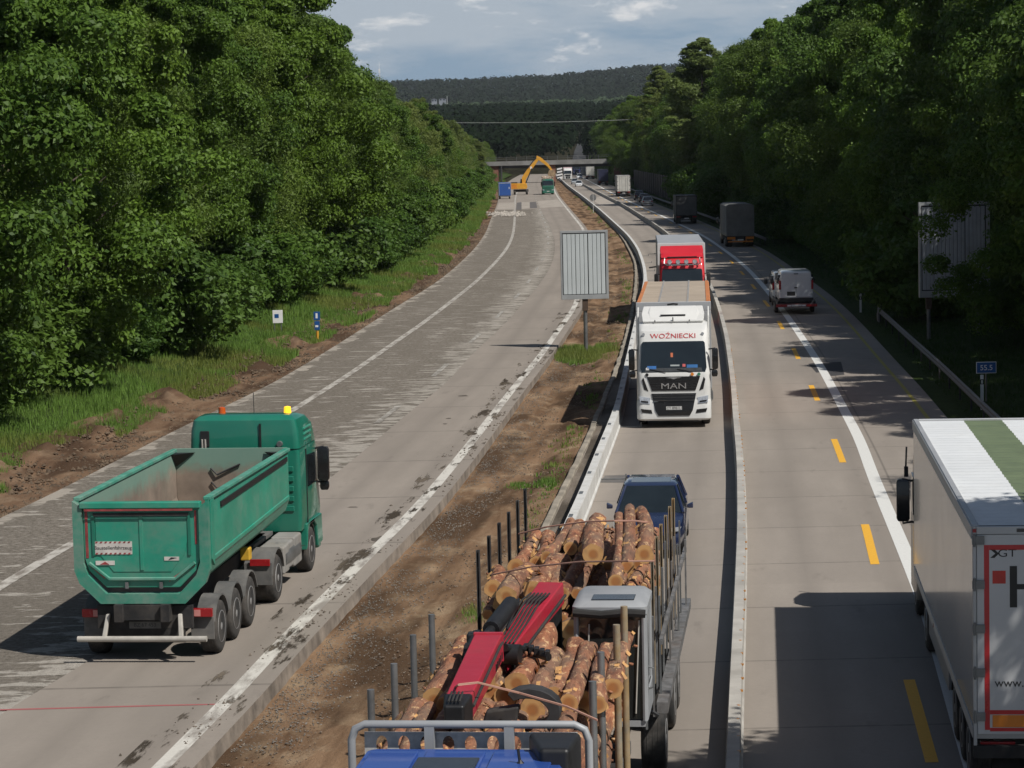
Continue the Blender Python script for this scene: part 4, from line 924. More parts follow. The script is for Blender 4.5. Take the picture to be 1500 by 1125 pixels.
    for s in (-1,1):
        l=MB().patch([(s*.80,.82),(s*1.12,.86),(s*1.14,1.08),(s*.78,1.02)],F2,.02).build('headlamp',m_lens,par)
        MB().patch([(s*.85,.86),(s*1.08,.89),(s*1.09,.94),(s*.85,.91)],F2,.012,lift=.02).build('lamp_bar',m_blackg,l)
        MB().patch([(s*.72,.50),(s*1.06,.54),(s*1.1,.66),(s*.75,.62)],F2,.014).build('fog_lamp_recess',gm,par)
        MB().patch([(s*.84,1.24),(s*.98,1.30),(s*1.05,1.62),(s*1.0,1.70)],F2,.012).build('air_deflector',gm,par)
        mirror(par,s,hw,-.18,2.28,.70,P.get('mirror',m_blackg)); mirror(par,s,hw-.02,-.14,1.80,.22,P.get('mirror',m_blackg),arm=False)
        # side window and door line
        MB().prism([(-.42,1.95),(-1.25,1.95),(-1.25,2.70),(-.62,2.72),(-.40,2.3)],'x',s*(hw*.955) if s<0 else hw*.955,s*(hw*.955+.03)).build('side_window',m_glass,par)
        MB().prism([(-.35,1.05),(-1.35,1.05),(-1.35,1.08),(-.35,1.08)],'x',s*(hw-.01),s*(hw+.008)).build('door_seam',m_dark,par)
        MB().box(*sorted((s*(hw-.3),s*(hw-.02))),-2.1,-1.16,.35,.949).build('step_panel',P.get('step',b),par,.02)
    axle(par,-1.45,1.2); 
    for s in (-1,1): fender(par,-1.45,.5,.34,s*1.04,m_chas)
    chassis(par,-5.6,-.6,.6)
    MB().tube([(-1.0,-3.0,.75),(-1.0,-4.0,.75)],.32,14).build('fuel_tank',m_galv,par,smooth=True)
def loft_car(par,body,secs,name='body'):
    """secs: list of (y, [(x,z)...]) half profiles bottom->top, mirrored"""
    S=[]
    for y,pr in secs: S.append([(x,y,z) for x,z in pr]+[(-x,y,z) for x,z in reversed(pr)])
    return MB().loft(S).build(name,body,par,smooth=True)
def car(P,loc,rz,label,group=None,name='car',detail=True):
    """forward +y, origin below the middle of the front bumper"""
    r=thing(name,label,'car',loc,rz,group); L,W,H=P.get('L',4.4),P.get('W',.89),P.get('H',1.5); b=P['body']; k=P.get('tall',0)
    hz=.78+k*.1; est=P.get('estate',True)
    prof=[ # y, halfwidth, ztop(belt), 
     (0,.62,.62),(-.10,.78,.70),(-.45,.86,.78),(-1.0,.89,.86+k*.1),(-1.35,.89,.92+k*.1),(-2.2,.90,.94+k*.1),(-3.3,.90,.95+k*.1),(-L+.35,.88,.96+k*.1),(-L+.08,.82,.93),(-L,.76,.85)]
    secs=[]
    for y,w,zt_ in prof:
        w=w*W/.89; secs.append((y,[(w*.86,.22),(w*.98,.34),(w,.55),(w*.985,zt_-.1),(w*.93,zt_),(w*.5,zt_+.035 if y>-1.3 and y<-.2 else zt_)]))
    loft_car(r,b,secs)
    # cabin
    cb=[(-1.12,.80,.93+k*.1,.03),(-1.95,.74,H-.05,.62),(-2.35,.72,H,.66),(-L+1.05,.71,H-.02,.65),(-L+(.28 if est else .75),.74,.95+k*.1+.02,.55)]
    a=.93+k*.1-.03
    f=lambda w,z,y:[(-w,y,z),(w,y,z)]
    yr=-L+(.32 if est else .75); yt=-L+(.62 if est else 1.35)
    W_=W/.89; base=[(-.80*W_,-1.15),(.80*W_,-1.15),(.86*W_,-2.1),(.86*W_,-L+1.2),(.78*W_,yr),(-.78*W_,yr),(-.86*W_,-L+1.2),(-.86*W_,-2.1)]
    top=[(-.60*W_,-1.98),(.60*W_,-1.98),(.66*W_,-2.3),(.65*W_,-L+1.5),(.60*W_,yt),(-.60*W_,yt),(-.65*W_,-L+1.5),(-.66*W_,-2.3)]
    MB().loft([[(x,y,a) for x,y in base],[(x,y,H-.05) for x,y in top]]).build('window_band',m_glass,r)
    MB().loft([[(x,y,H-.075) for x,y in top],[(x*1.02,y,H-.045) for x,y in top],[(x*.9,y+(.12 if y<-3 else -.12),H) for x,y in top]]).build('roof',P.get('roofm',b),r,smooth=True)
    if P.get('sunroof'): MB().box(-.46,.46,-3.1,-2.25,H-.004,H+.006).build('sunroof',m_glass,r,.004)
    for s in (-1,1):
        MB().tube([(s*.82*W_,-1.13,a),(s*.62*W_,-1.98,H-.06)],.035,6).tube([(s*.80*W_,yr,a),(s*.61*W_,yt,H-.06)],.06,6).tube([(s*.86*W_,-2.75,a),(s*.655*W_,-2.75,H-.06)],.03,6).build('pillar',b,r,smooth=True)
        MB().loft([[(s*(W+.02),-1.42,.98+k*.1),(s*(W+.02),-1.34,.98+k*.1),(s*(W+.02),-1.34,1.06+k*.1),(s*(W+.02),-1.42,1.06+k*.1)],[(s*(W+.16),-1.46,.96+k*.1),(s*(W+.16),-1.34,.98+k*.1),(s*(W+.16),-1.34,1.1+k*.1),(s*(W+.16),-1.46,1.12+k*.1)]]).build('mirror',b,r,.02)
        MB().patch([(s*.45,.62),(s*.70,.64),(s*.76,.74),(s*.5,.71)],lambda z:-.03-.12*(z-.6),.02).build('headlamp',m_lens,r)
        MB().box(*sorted((s*.55,s*.78)),-L-.01,-L+.12,.66,.86).build('tail_lamp',m_rl,r,.01)
    for y in (-.85,-L+.85):
        for s in (-1,1): wheel(r,s*(W-.10),y,.32,.2,s)
    MB().patch([(-.42,.40),(.42,.40),(.46,.55),(-.46,.55)],lambda z:.0,.012).build('grille',m_blackg,r); MB().box(-.26,.26,.012,.025,.42,.52).build('number_plate',m_plate,r)
    MB().box(-.26,.26,-L-.02,-L,.58,.69).build('number_plate',m_plate,r); MB().box(-.7,.7,-L-.015,-L+.1,.32,.45).build('rear_bumper',m_dark,r,.01)
    return r
# ------------------------------------------------------------ vehicles in the scene
def head(p,away=True,fc=None,m_=None):
    s_=m_ if m_ is not None else fc.slope(p.y); a=-math.atan(s_); return a if away else math.pi+a
# ---- white oncoming lorry with orange curtain trailer
m_wht=paintm('lorry_white',(.62,.62,.60),.3,.05); m_org=M('curtain_orange',(.48,.17,.05),.6,var=.12,scale=1); m_rgrey=M('trailer_roof_grey',(.37,.305,.235),.6,var=.12,scale=.7,dirt=.25); m_alu=M('aluminium',(.42,.43,.44),.5,.4,var=.12,scale=1)
Y0=83.3; s0=3700/Y0; x0=(989-750-1.2)/s0; p=Vector((x0,Y0,0))
lo=thing('lorry','oncoming white lorry with red lettering above the windscreen and an orange sided trailer','lorry',p,head(p,False,m_=.075))
oncoming_cab(lo,dict(body=m_wht,badge='MAN',emblem=True,plate='CT 8981U',trinkets=True,zt=3.5))
fr=interp([(2.85,-.36),(3.2,-.52),(3.4,-.95),(3.5,-1.1)])
sn=math.atan2(.16,.35)
text('WOŹNIECKI',lo,'lettering',.235,(0,-.43,3.03),(R_(90-24),0,R_(180)),m_red,.004,sx=1.15)
for s in (-1,1): MB().lathe([(0,.001),(0,.05),(.02,.05),(.02,.001)],(s*.98,-.45,3.1),'y',10).build('roof_lamp',m_lens,lo,smooth=True)
for x,c in ((.88,m_dark),(-.62,m_or),(-.84,M('sticker_green',(.05,.2,.12),.5))): MB().lathe([(0,.001),(0,.055),(.012,.055),(.012,.001)],(x,.0,1.79),'y',12).build('sticker',c,lo,smooth=True)
# roof spoiler with side fins
dfl=MB().loft([[(x*k,-1.0-y,3.49+z) for x,y,z in ((-1.02,0,0),(1.02,0,0),(1.05,.35,.25*h),(1.0,.95,.46*h),(-1.0,.95,.46*h),(-1.05,.35,.25*h))] for k,h in ((1,1),)]+[[(x*.97,-1.0-y-.02,3.40+z) for x,y,z in ((-1.02,.1,0),(1.02,.1,0),(1.05,.4,0),(1.0,1.1,0),(-1.0,1.1,0),(-1.05,.4,0))]]).build('roof_spoiler',m_wht,lo,.03)
MB().loft([[(x,-.98-y,3.5+z) for x,y,z in ((-.80,.05,0),(.80,.05,0),(.88,.45,.22),(.84,1.0,.40),(-.84,1.0,.40),(-.88,.45,.22))],[(x,-.98-y,3.54+z) for x,y,z in ((-.74,.12,.02),(.74,.12,.02),(.80,.45,.24),(.76,.95,.41),(-.76,.95,.41),(-.80,.45,.24))]]).build('spoiler_bulge',m_wht,dfl,.02)
MB().box(-.42,.42,-1.26,-1.20,3.66,3.70).build('hatch_slot',m_dark,dfl)
for x in (-.55,0,.6): MB().tube([(x,-.97,3.48),(x,-.99,3.62 if x==0 else 3.53)],.02,5).build('aerial',m_dark,lo)
for s in (-1,1): MB().prism([(-1.55,1.3),(-2.25,1.3),(-2.25,3.9),(-1.75,3.62)],'x',s*1.16,s*1.21).build('side_deflector',m_wht,lo,.01)
y0=semi(lo,13.6,m_org,m_rgrey,m_wht,m_alu,y_front=-2.75)
MB().box(-1.28,1.28,-2.78,-2.70,3.72,4.03).box(-1.28,1.28,-2.78,-2.70,1.05,3.715).build('headboard',m_alu,lo,.02)
rr=MB()
for k in range(26): 
    y=-3.1-k*.52; rr.box(-.52,-.46,y-.05,y+.05,4.012,4.05).box(.46,.52,y-.05,y+.05,4.012,4.05)
    rr.box(-.46,.46,y-.012,y+.012,4.0125,4.022)
rr.build('roof_runners',m_alu,lo); MB().box(-1.24,-1.12,-16.2,-2.9,4.0125,4.03).box(1.12,1.24,-16.2,-2.9,4.0125,4.03).build('roof_rail',m_org,lo)
MB().tube([(-.15,-2.66,3.95),(.0,-2.6,3.97),(.2,-2.62,3.94)],.03,6).build('hose',m_dark,lo)
# ---- red lorry behind it
m_redc=paintm('lorry_red',(.52,.012,.022),.3,.05); m_tw=M('trailer_white',(.55,.56,.56),.5,var=.06,scale=.6,dirt=.2)
Y0=133.; x0=(1000-750+3.2)/(3700/Y0)
lo=thing('lorry','oncoming red lorry with four round roof spotlights following the white one','lorry',(x0,Y0,0),head(Vector((0,Y0,0)),False,m_=.052))
oncoming_cab(lo,dict(body=m_redc,zt=3.75,mirror=m_dark))
MB().loft([[(x,-.75-y,3.55+z) for x,y,z in ((-1.12,-.1,-.1),(1.12,-.1,-.1),(1.16,.7,.30),(1.12,1.15,.50),(-1.12,1.15,.50),(-1.16,.7,.30))],[(x,-.8-y,3.45+z) for x,y,z in ((-1.1,.1,-.1),(1.1,.1,-.1),(1.1,.8,0),(1.1,1.25,0),(-1.1,1.25,0),(-1.1,.8,0))]]).build('roof_spoiler',m_redc,lo,.05)
MB().tube([(-.92,-.42,3.46),(-.95,-.28,3.16),(-.8,-.24,3.08),(.8,-.24,3.08),(.95,-.28,3.16),(.92,-.42,3.46)],.035,8).build('lamp_bar',m_chr,lo,smooth=True)
for x in (-.66,-.22,.22,.66): 
    q=MB().lathe([(-.08,.001),(-.08,.10),(.0,.13),(.03,.12),(.02,.001)],(x,-.24,3.24),'y',14).build('spotlight',m_chr,lo,smooth=True); MB().lathe([(.02,.001),(.035,.10),(.03,.001)],(x,-.235,3.24),'y',14).build('lens',m_lens,q,smooth=True)
MB().loft([[(x,y,z) for x,y in ((-.8,-.32),(.8,-.32),(.75,-.2),(-.75,-.2))] for z in (3.46,3.52)]).build('sun_visor_slot',m_dark,lo,.02)
semi(lo,13.6,m_tw,m_alu,m_tw,m_alu,y_front=-2.6,z1=4.12)
MB().box(-1.28,1.28,-2.63,-2.55,1.05,4.14).build('headboard',m_tw,lo,.02)
MB().tube([(1.35,-.5,3.0),(1.75,-.5,2.95)],.04,6).build('side_arm',m_dark,lo)
# ---- white lorry at the right edge, driving away (partly outside the frame)
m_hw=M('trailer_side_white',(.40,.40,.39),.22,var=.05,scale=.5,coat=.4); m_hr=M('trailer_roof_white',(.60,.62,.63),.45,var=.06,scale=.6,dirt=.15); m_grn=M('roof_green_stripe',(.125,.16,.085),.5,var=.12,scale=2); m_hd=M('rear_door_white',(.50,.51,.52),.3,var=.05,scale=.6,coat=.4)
sl=.10; th=-math.atan(sl); nx,ny=math.cos(th),math.sin(th)
# left side of the box passes (6.32,34.6) and (7.67,48.1)
hw=1.3; px_,py_=6.32,34.6; orig=Vector((px_+nx*hw+sl*0,py_+ny*hw,0)); Lb=13.6
d=Vector((-math.sin(th),math.cos(th),0)); front=orig+d*(Lb+2.55)
lo=thing('lorry','big white lorry at the right edge with a green roof stripe and red framed doors','lorry',front,th)
# cab mostly in front of the box
frc=interp([(0,0),(1.75,-.02),(2.85,-.35),(3.4,-.6),(3.75,-1.2)])
m_cabd=paintm('cab_dark',(.03,.032,.035),.3,.1)
cab(lo,m_cabd,frc,None,1.23,-2.2,.2,.4,3.8,.95,zs=[.4,1.75,2.85,3.4,3.7,3.8])
for s in (-1,1): 
    mirror(lo,s,1.24,-.55,2.15,.85,w=.26,d=.18)
    MB().prism([(-.45,1.95),(-1.25,1.95),(-1.25,2.70),(-.62,2.72)],'x',s*1.19,s*1.24).build('side_window',m_glass,lo)
    MB().tube([(s*1.31,-.35,3.2),(s*1.33,-.35,2.75)],.02,5).box(*sorted((s*1.28,s*1.36)),-.40,-.30,2.6,2.8).build('corner_marker',m_dark,lo)
axle(lo,-1.45,1.22); axle(lo,-5.1,1.25,dual=True); chassis(lo,-6.2,-.6,.6)
yb=-2.55; yr=yb-Lb; z1=4.0
MB().box(-hw,hw,yr,yb,.98,z1-.06).build('box_body',m_hw,lo,.02)
MB().box(-hw,-hw+.09,yr,yb,z1-.06,z1).box(hw-.09,hw,yr,yb,z1-.06,z1).box(-hw+.09,hw-.09,yb-.06,yb,z1-.06,z1).build('roof_edge',m_alu,lo,.012)
MB().box(-hw-.018,-hw-.002,yr,yb,z1-.20,z1-.02).box(-hw-.012,-hw-.002,yr,yb,1.0,1.16).build('side_rail',m_alu,lo,.004)
# corrugated roof with the green stripe
def corr(x0_,x1_,mat,nm):
    n=170; X=np.tile(np.linspace(x0_,x1_,2)[None,:],(n,1)); Yr=np.linspace(yr+.05,yb-.07,n); Z=(z1-.028+.011*np.sin(Yr*math.tau/.36)+.004*np.sin(Yr*math.tau/1.3))[:,None]+0*X
    o=grid_obj(nm,X,Yr,Z,X,mat,kind=None); o.parent=lo; return o
corr(-hw+.091,-.36,m_hr,'roof_sheet'); corr(-.36,.36,m_grn,'green_stripe'); corr(.36,hw-.091,m_hr,'roof_sheet')
# rear doors
MB().box(-hw,-hw+.05,yr-.05,yr-.001,.9,z1-.02).box(hw-.05,hw,yr-.05,yr-.001,.9,z1-.02).box(-hw+.05,hw-.05,yr-.05,yr-.001,z1-.13,z1-.02).build('rear_frame',m_alu,lo,.008)
dr=None
for s in (-1,1):
    dr=MB().box(*sorted((s*.006,s*(hw-.055))),yr-.035,yr-.0015,1.06,z1-.135).build('rear_door',m_hd,lo,.006)
    for k in range(5): MB().box(*sorted((s*(hw-.16),s*(hw+.01))),yr-.075,yr-.051,1.25+k*.62,1.37+k*.62).tube([(s*(hw-.02),yr-.07,1.22+k*.62),(s*(hw-.02),yr-.07,1.40+k*.62)],.018,6).build('hinge',m_galv,dr)
    tp=MB(); xa,xb=s*.03,s*(hw-.19)
    tp.box(*sorted((xb-s*.035,xb+s*.035)),yr-.039,yr-.0355,1.12,3.72); tp.box(*sorted((xa,xb-s*.036)),yr-.039,yr-.0355,3.65,3.72).box(*sorted((xa,xb-s*.036)),yr-.039,yr-.0355,1.34,1.40).box(*sorted((xa,xb-s*.036)),yr-.039,yr-.0355,1.10,1.15)
    tp.build('red_tape',M('tape_red',(.50,.015,.02),.3,var=.1),dr)
    MB().box(*sorted((s*.05,s*(hw-.26))),yr-.042,yr-.0355,1.16,1.33).build('orange_board',m_or,lo)
rd_=R_(90)
text('GT',lo,'lettering',.15,(-hw+.47,yr-.037,3.60),(rd_,0,0),m_bk,.002,sx=1.3); MB().prism([(-hw+.24,3.66),(-hw+.30,3.66),(-hw+.36,3.60),(-hw+.30,3.54),(-hw+.24,3.54),(-hw+.31,3.60)],'y',yr-.039,yr-.0355).build('emblem',m_bk,lo)
MB().box(-hw+.27,-hw+.45,yr-.039,yr-.0355,3.18,3.36).build('red_square',M('logo_red',(.55,.03,.02),.4),lo)
text('H',lo,'lettering',.85,(-hw+.80,yr-.037,3.10),(rd_,0,0),m_bk,.003,sx=1.2)
text('www.hu',lo,'lettering',.17,(-hw+.58,yr-.037,1.78),(rd_,0,0),m_bk,.002)
MB().box(-hw+.60,-hw+.9,yr-.055,yr-.051,z1-.10,z1-.05).build('top_lamp',m_blackg,lo)
MB().box(-hw-.0,-hw+.05,yr-.07,yr-.051,z1-.10,z1-.05).build('marker_lamp',m_rl,lo)
MB().box(-hw,hw,yr-.06,yr+.1,.72,.895).build('rear_sill',m_chas,lo,.01); underrun(lo,yr+.1,.42)
chassis(lo,yr+.3,yb-.6,.7)
for k in range(3): axle(lo,yr+1.5+1.31*k,1.25); 
for s in (-1,1): 
    for k in range(3): fender(lo,yr+1.5+1.31*k,.5,.32,s*1.1,m_chas)
    MB().box(*sorted((s*1.2,s*1.235)),yr+5.6,yb-3.2,.45,.97).build('side_guard',M('skirt',(.25,.25,.25),.5,var=.1),lo,.01)
    MB().box(*sorted((s*1.301,s*1.318)),yb-5.6,yb-5.5,1.02,1.08).build('side_marker',m_rl,lo)
# ---- lorries driving away on the right side
m_tarp=M('tarp_grey',(.16,.16,.15),.75,var=.2,scale=.9,bump=.4,bscale=2,dirt=.25,dcol=(.1,.09,.08)); m_tarp2=M('tarp_dark',(.075,.078,.078),.8,var=.35,scale=1.0,bump=.4,bscale=2); m_navy=M('curtain_navy',(.014,.017,.045),.5,var=.2); m_bluec=M('curtain_blue',(.03,.05,.22),.5,var=.15); m_cream=M('door_cream',(.52,.51,.47),.5,var=.12,scale=.7,dirt=.3); m_grybx=M('box_grey',(.30,.29,.27),.6,var=.15,scale=.7)
def rigid(label,px,py,fc,L,h,side,roof,door,frame,W=1.27,cabm=m_cabd,lamps=None,slope=None,z0=1.0,bars=True,tarp=False,grp=None):
    """rear bottom centre of the vehicle at pixel"""
    P=at(px,py,0); a=head(P,True,fc,slope); d=Vector((-math.sin(a),math.cos(a),0)); f=P+d*(L+2.2)
    r=thing('lorry',label,'lorry',f,a,grp)
    cab(r,cabm,frc,None,1.2,-2.0,.2,.4,min(3.3,h-.1),.95,zs=[.4,1.75,2.85,min(3.3,h-.1)-.05,min(3.3,h-.1)])
    for s in (-1,1): mirror(r,s,1.22,-.3,2.2)
    y1=-2.2; y0=y1-L
    if tarp:
        MB().loft([[(x,y,z) for x,z in ((-W,z0),(W,z0),(W,h-.18),(W*.8,h-.04),(W*.25,h),(-W*.25,h),(-W*.8,h-.04),(-W,h-.18))] for y in (y0,y0+.02,y1-.02,y1)]).build('tarpaulin',side,r,.05)
        MB().box(-W-.01,W+.01,y0+.05,y1-.05,z0,z0+.28).build('drop_side',M('dropside',(.12,.12,.115),.6,var=.2),r,.01)
        for k in range(5): 
            yy=y0+.5+k*(L-1)/4; MB().prism([(-W-.012,z0),(-W-.002,z0),(-W-.002,h-.2),(-W-.012,h-.2)],'y',yy-.02,yy+.02).build('strap',m_dark,r)
    else:
        box_body(r,y0,y1,z0,h,side,roof,W); rear_frame(r,y0,z0-.02,h,door,frame,W,bars)
    chassis(r,y0+.2,-1,.65); axle(r,-1.3,1.2); axle(r,y0+1.5,1.25,dual=True); axle(r,y0+2.85,1.25)
    if L>9: axle(r,y1-1.5,1.25,dual=True)
    underrun(r,y0+.05,.45,1.15,lamps or m_chas)
    if lamps:
        for s in (-1,1): MB().box(*sorted((s*.5,s*1.22)),y0-.02,y0+.0,z0-.28,z0-.05).build('warning_board',lamps,r)
    return r
rigid('grey tarpaulin lorry with orange rear boards driving away in the shade',1085,362,Mc.off(-2),9,3.95,m_tarp,m_tarp,m_tarp,m_chas,lamps=m_or,tarp=True,slope=.02)
rigid('dark dusty lorry ahead of the grey tarpaulin lorry, under the trees',1006,328,Mc.off(-2),7.5,3.4,m_tarp2,m_tarp2,m_tarp2,m_chas,lamps=None,tarp=False,bars=False,slope=.022)
rigid('cream rear doored lorry driving away beside the dark noise wall',914,288,Mc.off(-2),12,4.0,m_grybx,m_grybx,m_cream,m_grybx,slope=.013)
rigid('navy blue curtain lorry in the shade before the bridge',884,271.5,Mc.off(-2),12,4.0,m_navy,m_navy,m_navy,m_chas,bars=False,slope=.013)
rigid('pale lorry driving away under the bridge',865,262.5,Mc.off(-2),12,4.0,m_grybx,m_cream,m_cream,m_grybx,slope=.012)
# ---- oncoming traffic near the bridge
def far_on(label,px,py,L,cabm,side,head_,slope=.015,zt=3.6):
    P=at(px,py,0); r=thing('lorry',label,'lorry',P,head(P,False,m_=slope)); oncoming_cab(r,dict(body=cabm,zt=zt)); semi(r,L,side,side,side,m_alu,y_front=-2.6); MB().box(-1.28,1.28,-2.63,-2.55,1.05,4.03).build('headboard',head_,r); return r
far_on('oncoming white lorry with a pinkish headboard just in front of the bridge',832,264,13,m_wht,m_tw,M('headboard_pink',(.6,.45,.47),.5))
far_on('oncoming lorry with a blue trailer passing under the bridge',845,256,13,paintm('lorry_blue',(.02,.03,.15)),m_bluec,m_bluec)
m_cw=paintm('car_white',(.6,.61,.62),.25,.04); m_cs=paintm('car_silver',(.30,.32,.34),.25,.05); m_cd=paintm('car_dark',(.012,.014,.022),.2,.03); m_cb=paintm('car_blue',(.007,.014,.05),.16,.03,coat=1.); m_cn=paintm('car_night_blue',(.02,.03,.05),.25,.03)
def car_at(P_,px,py,away,slope,label,**k):
    P=at(px,py,0); a=head(P,away,m_=slope)
    if away: P=P+Vector((-math.sin(a),math.cos(a),0))*P_.get('L',4.4)
    return car(P_,P,a,label,**k)
car_at(dict(body=m_cw),848,273.5,False,.014,'white car in front of two oncoming cars before the bridge')
car_at(dict(body=m_cs),842,270,False,.014,'silver car just behind the leading white oncoming car')
car_at(dict(body=m_cw,tall=1,H=1.7),849,262.5,False,.014,'small white van like car oncoming under the bridge')
car_at(dict(body=m_cs,H=1.48),949,302,True,.016,'silver hatchback last in the row of cars driving away')
car_at(dict(body=m_cn,H=1.5),944,296.5,True,.016,'blue grey car between the silver hatchback and the dark car')
car_at(dict(body=m_cd,H=1.75,tall=1),937,293,True,.016,'black tall car leading the row of three cars')
# ---- blue car behind the log lorry
Pc=Vector((3.0,56.6,0)); car(dict(body=m_cb,L=4.4,H=1.47,W=.84,sunroof=True),Pc,head(Pc,False,m_=.092),'dark blue car with a sunroof following close behind the log lorry')
# ---- silver vans carried on a low trailer
m_sv=paintm('van_silver',(.58,.61,.63),.22,.05,coat=.8)
def van(label,loc,rz,body=m_sv):
    r=thing('van',label,'van',loc,rz)  # origin rear bottom centre, forward +y, floor at z=.2
    L,H=4.9,1.95; secs=[]
    for y,w,zt_,e in ((0,.88,1.86,.0),(.05,.93,1.93,0),(.6,.95,1.97,0),(3.1,.95,1.96,0),(3.5,.94,1.88,0),(4.05,.92,1.22,0),(4.75,.86,1.02,0),(L,.74,.8,0)):
        secs.append([(x,y,z) for x,z in ((w*.9,.25),(w,.45),(w,.95 if zt_>1.1 else .75),(w*.97,min(zt_-.1,1.25)),(w*.86 if zt_>1.5 else w*.9,zt_-.06),(w*.72,zt_),(-w*.72,zt_),(-w*.86 if zt_>1.5 else -w*.9,zt_-.06),(-w*.97,min(zt_-.1,1.25)),(-w,.95 if zt_>1.1 else .75),(-w,.45),(-w*.9,.25))])
    MB().loft(secs).build('body',body,r,smooth=True)
    for s in (-1,1):
        MB().prism([(2.25,1.2),(3.75,1.2),(3.35,1.72),(2.25,1.75)],'x',s*.84,s*.955).build('side_window',m_glass,r,.01); MB().prism([(.5,1.22),(2.0,1.22),(2.0,1.74),(.5,1.74)],'x',s*.84,s*.952).build('side_window',m_glass,r,.01)
        d_=MB().box(*sorted((s*.008,s*.80)),-.03,.06,.55,1.84).build('rear_door',body,r,.015)
        MB().box(*sorted((s*.82,s*.94)),-.035,.12,.95,1.45).build('tail_lamp',m_rl,r,.02)
        for z in (.75,1.55): MB().box(*sorted((s*.80,s*.90)),-.05,-.02,z,z+.06).build('hinge',m_wh,d_)
        mirror(r,s,.98,3.5,1.25,.28,m_dark,arm=False); 
        for y in (.85,3.95): wheel(r,s*.83,y,.33,.21,s)
    MB().box(-.5,-.05,-.045,-.031,.62,.84).build('plate_recess',m_dark,r); MB().box(-.12,.12,-.045,-.031,1.78,1.83).build('brake_lamp',m_dark,r); MB().box(-.10,.06,-.06,-.031,1.02,1.08).build('handle',m_dark,r)
    MB().box(-.93,.93,-.08,.15,.25,.50).build('bumper',m_dark,r,.03); MB().prism([(3.52,1.9),(4.03,1.27),(4.06,1.27),(3.56,1.9)],'x',-.8,.8).build('windscreen',m_glass,r)
    return r
P=at(1167,461,0); a=head(P,True,m_=.055); d=Vector((-math.sin(a),math.cos(a),0))
tr=thing('car_trailer','low trailer with a red and white light board carrying the rear silver van','trailer',P,a)
MB().box(-1.0,1.0,.05,5.4,.55,.63).box(-1.04,-.98,.05,5.4,.5,.75).box(.98,1.04,.05,5.4,.5,.75).build('deck',m_darksteel,tr,.01)
MB().box(-1.12,1.12,-.06,.0,.42,.60).build('light_board',M('trailer_board',(.16,.03,.03),.5,var=.4,scale=4),tr,.01)
for s in (-1,1):
    MB().box(*sorted((s*.55,s*1.1)),-.075,-.061,.45,.56).build('tail_lamp',m_rl,tr); MB().box(*sorted((s*.30,s*.5)),-.075,-.061,.46,.55).build('reflector',m_wh,tr)
    for y in (2.2,3.0): wheel(tr,s*1.0,y,.31,.2,s)
MB().tube([(.75,-.05,.55),(1.0,-.05,.85),(1.15,-.05,.95)],.03,6).build('ramp_arm',m_galv,tr); MB().box(-.28,.28,-.08,-.061,.46,.56).build('number_plate',m_plate,tr); MB().tube([(0,5.4,.58),(0,6.8,.5)],.05,8).build('drawbar',m_darksteel,tr)
v1=van('silver van with twin rear doors carried on the low trailer',P+d*.25+Vector((0,0,.42)),a)
P2=P+d*7.6; van('silver van driving ahead and towing the trailer',P2,a)
# ---- worksite vehicles
m_yel=M('excavator_yellow',(.62,.30,.02),.45,var=.12,scale=1.5,dirt=.25); m_og=M('excavator_orange',(.55,.20,.02),.5,var=.15,scale=2)
P=at(761,285,0); ex=thing('excavator','yellow wheeled excavator reaching over the closed carriageway to load a green tipper','excavator',P,0)
MB().box(-1.25,1.9,-.9,2.2,.55,1.05).build('undercarriage',m_chas,ex,.03)
for x in (-1.0,1.55):
    for y in (-.6,1.9): 
        o=wheel(ex,x,y,.52,.45,1 if x>0 else -1)
MB().prism([(-2.6,1.15),(1.5,1.15),(1.7,1.6),(1.5,2.35),(-2.3,2.35),(-2.7,2.0)],'y',-1.2,1.6).build('house',m_yel,ex,.06); MB().box(-2.2,-.5,-1.21,-1.19,1.3,2.2).build('engine_panel',m_og,ex)
MB().box(-2.2,-.4,-.6,1.3,2.36,2.6).build('engine_hood',m_dark,ex,.05); MB().prism([(.2,2.351),(1.5,2.351),(1.55,2.7),(1.2,3.25),(.3,3.25)],'y',.5,1.5).build('operator_cab',m_glass,ex,.03)
def boom(pts,ws,t0,t1,mat,name,par):
    # plate-like boom in xz plane with widths, thickness y t0..t1
    up=[];dn=[]
    for i,(x,z) in enumerate(pts):
        a=Vector(pts[max(i-1,0)]); b=Vector(pts[min(i+1,len(pts)-1)]); d=(b-a).normalized(); n=Vector((-d.y,d.x))
        up.append((x+n.x*ws[i],z+n.y*ws[i])); dn.append((x-n.x*ws[i],z-n.y*ws[i]))
    return MB().prism(up+dn[::-1],'y',t0,t1).build(name,mat,par,.03)
boom([(.9,1.9),(1.0,3.4),(2.2,5.2),(4.2,7.6)],[.3,.48,.42,.25],-.3,.2,m_yel,'boom',ex); boom([(3.7,7.9),(4.4,7.4),(6.0,6.1),(6.9,4.9)],[.2,.36,.28,.18],-.25,.15,m_yel,'stick',ex)
MB().tube([(1.3,-.35,2.2),(2.7,-.35,5.4)],.12,8).tube([(2.0,-.35,5.6),(3.7,-.35,7.9)],.10,8).build('hydraulic_ram',m_darksteel,ex,smooth=True)
MB().box(.75,1.3,-.42,-.31,1.4,2.0).build('white_panel',m_wh,ex,.02); MB().box(2.35,2.7,-.32,-.301,5.3,5.8).build('white_mark',m_wh,ex)
MB().prism([(6.3,5.0),(7.4,5.0),(7.7,4.1),(7.2,3.2),(6.3,3.3),(6.0,4.2)],'y',-.6,.6).build('bucket',M('bucket',(.28,.2,.12),.8,var=.4,scale=2),ex,.04)
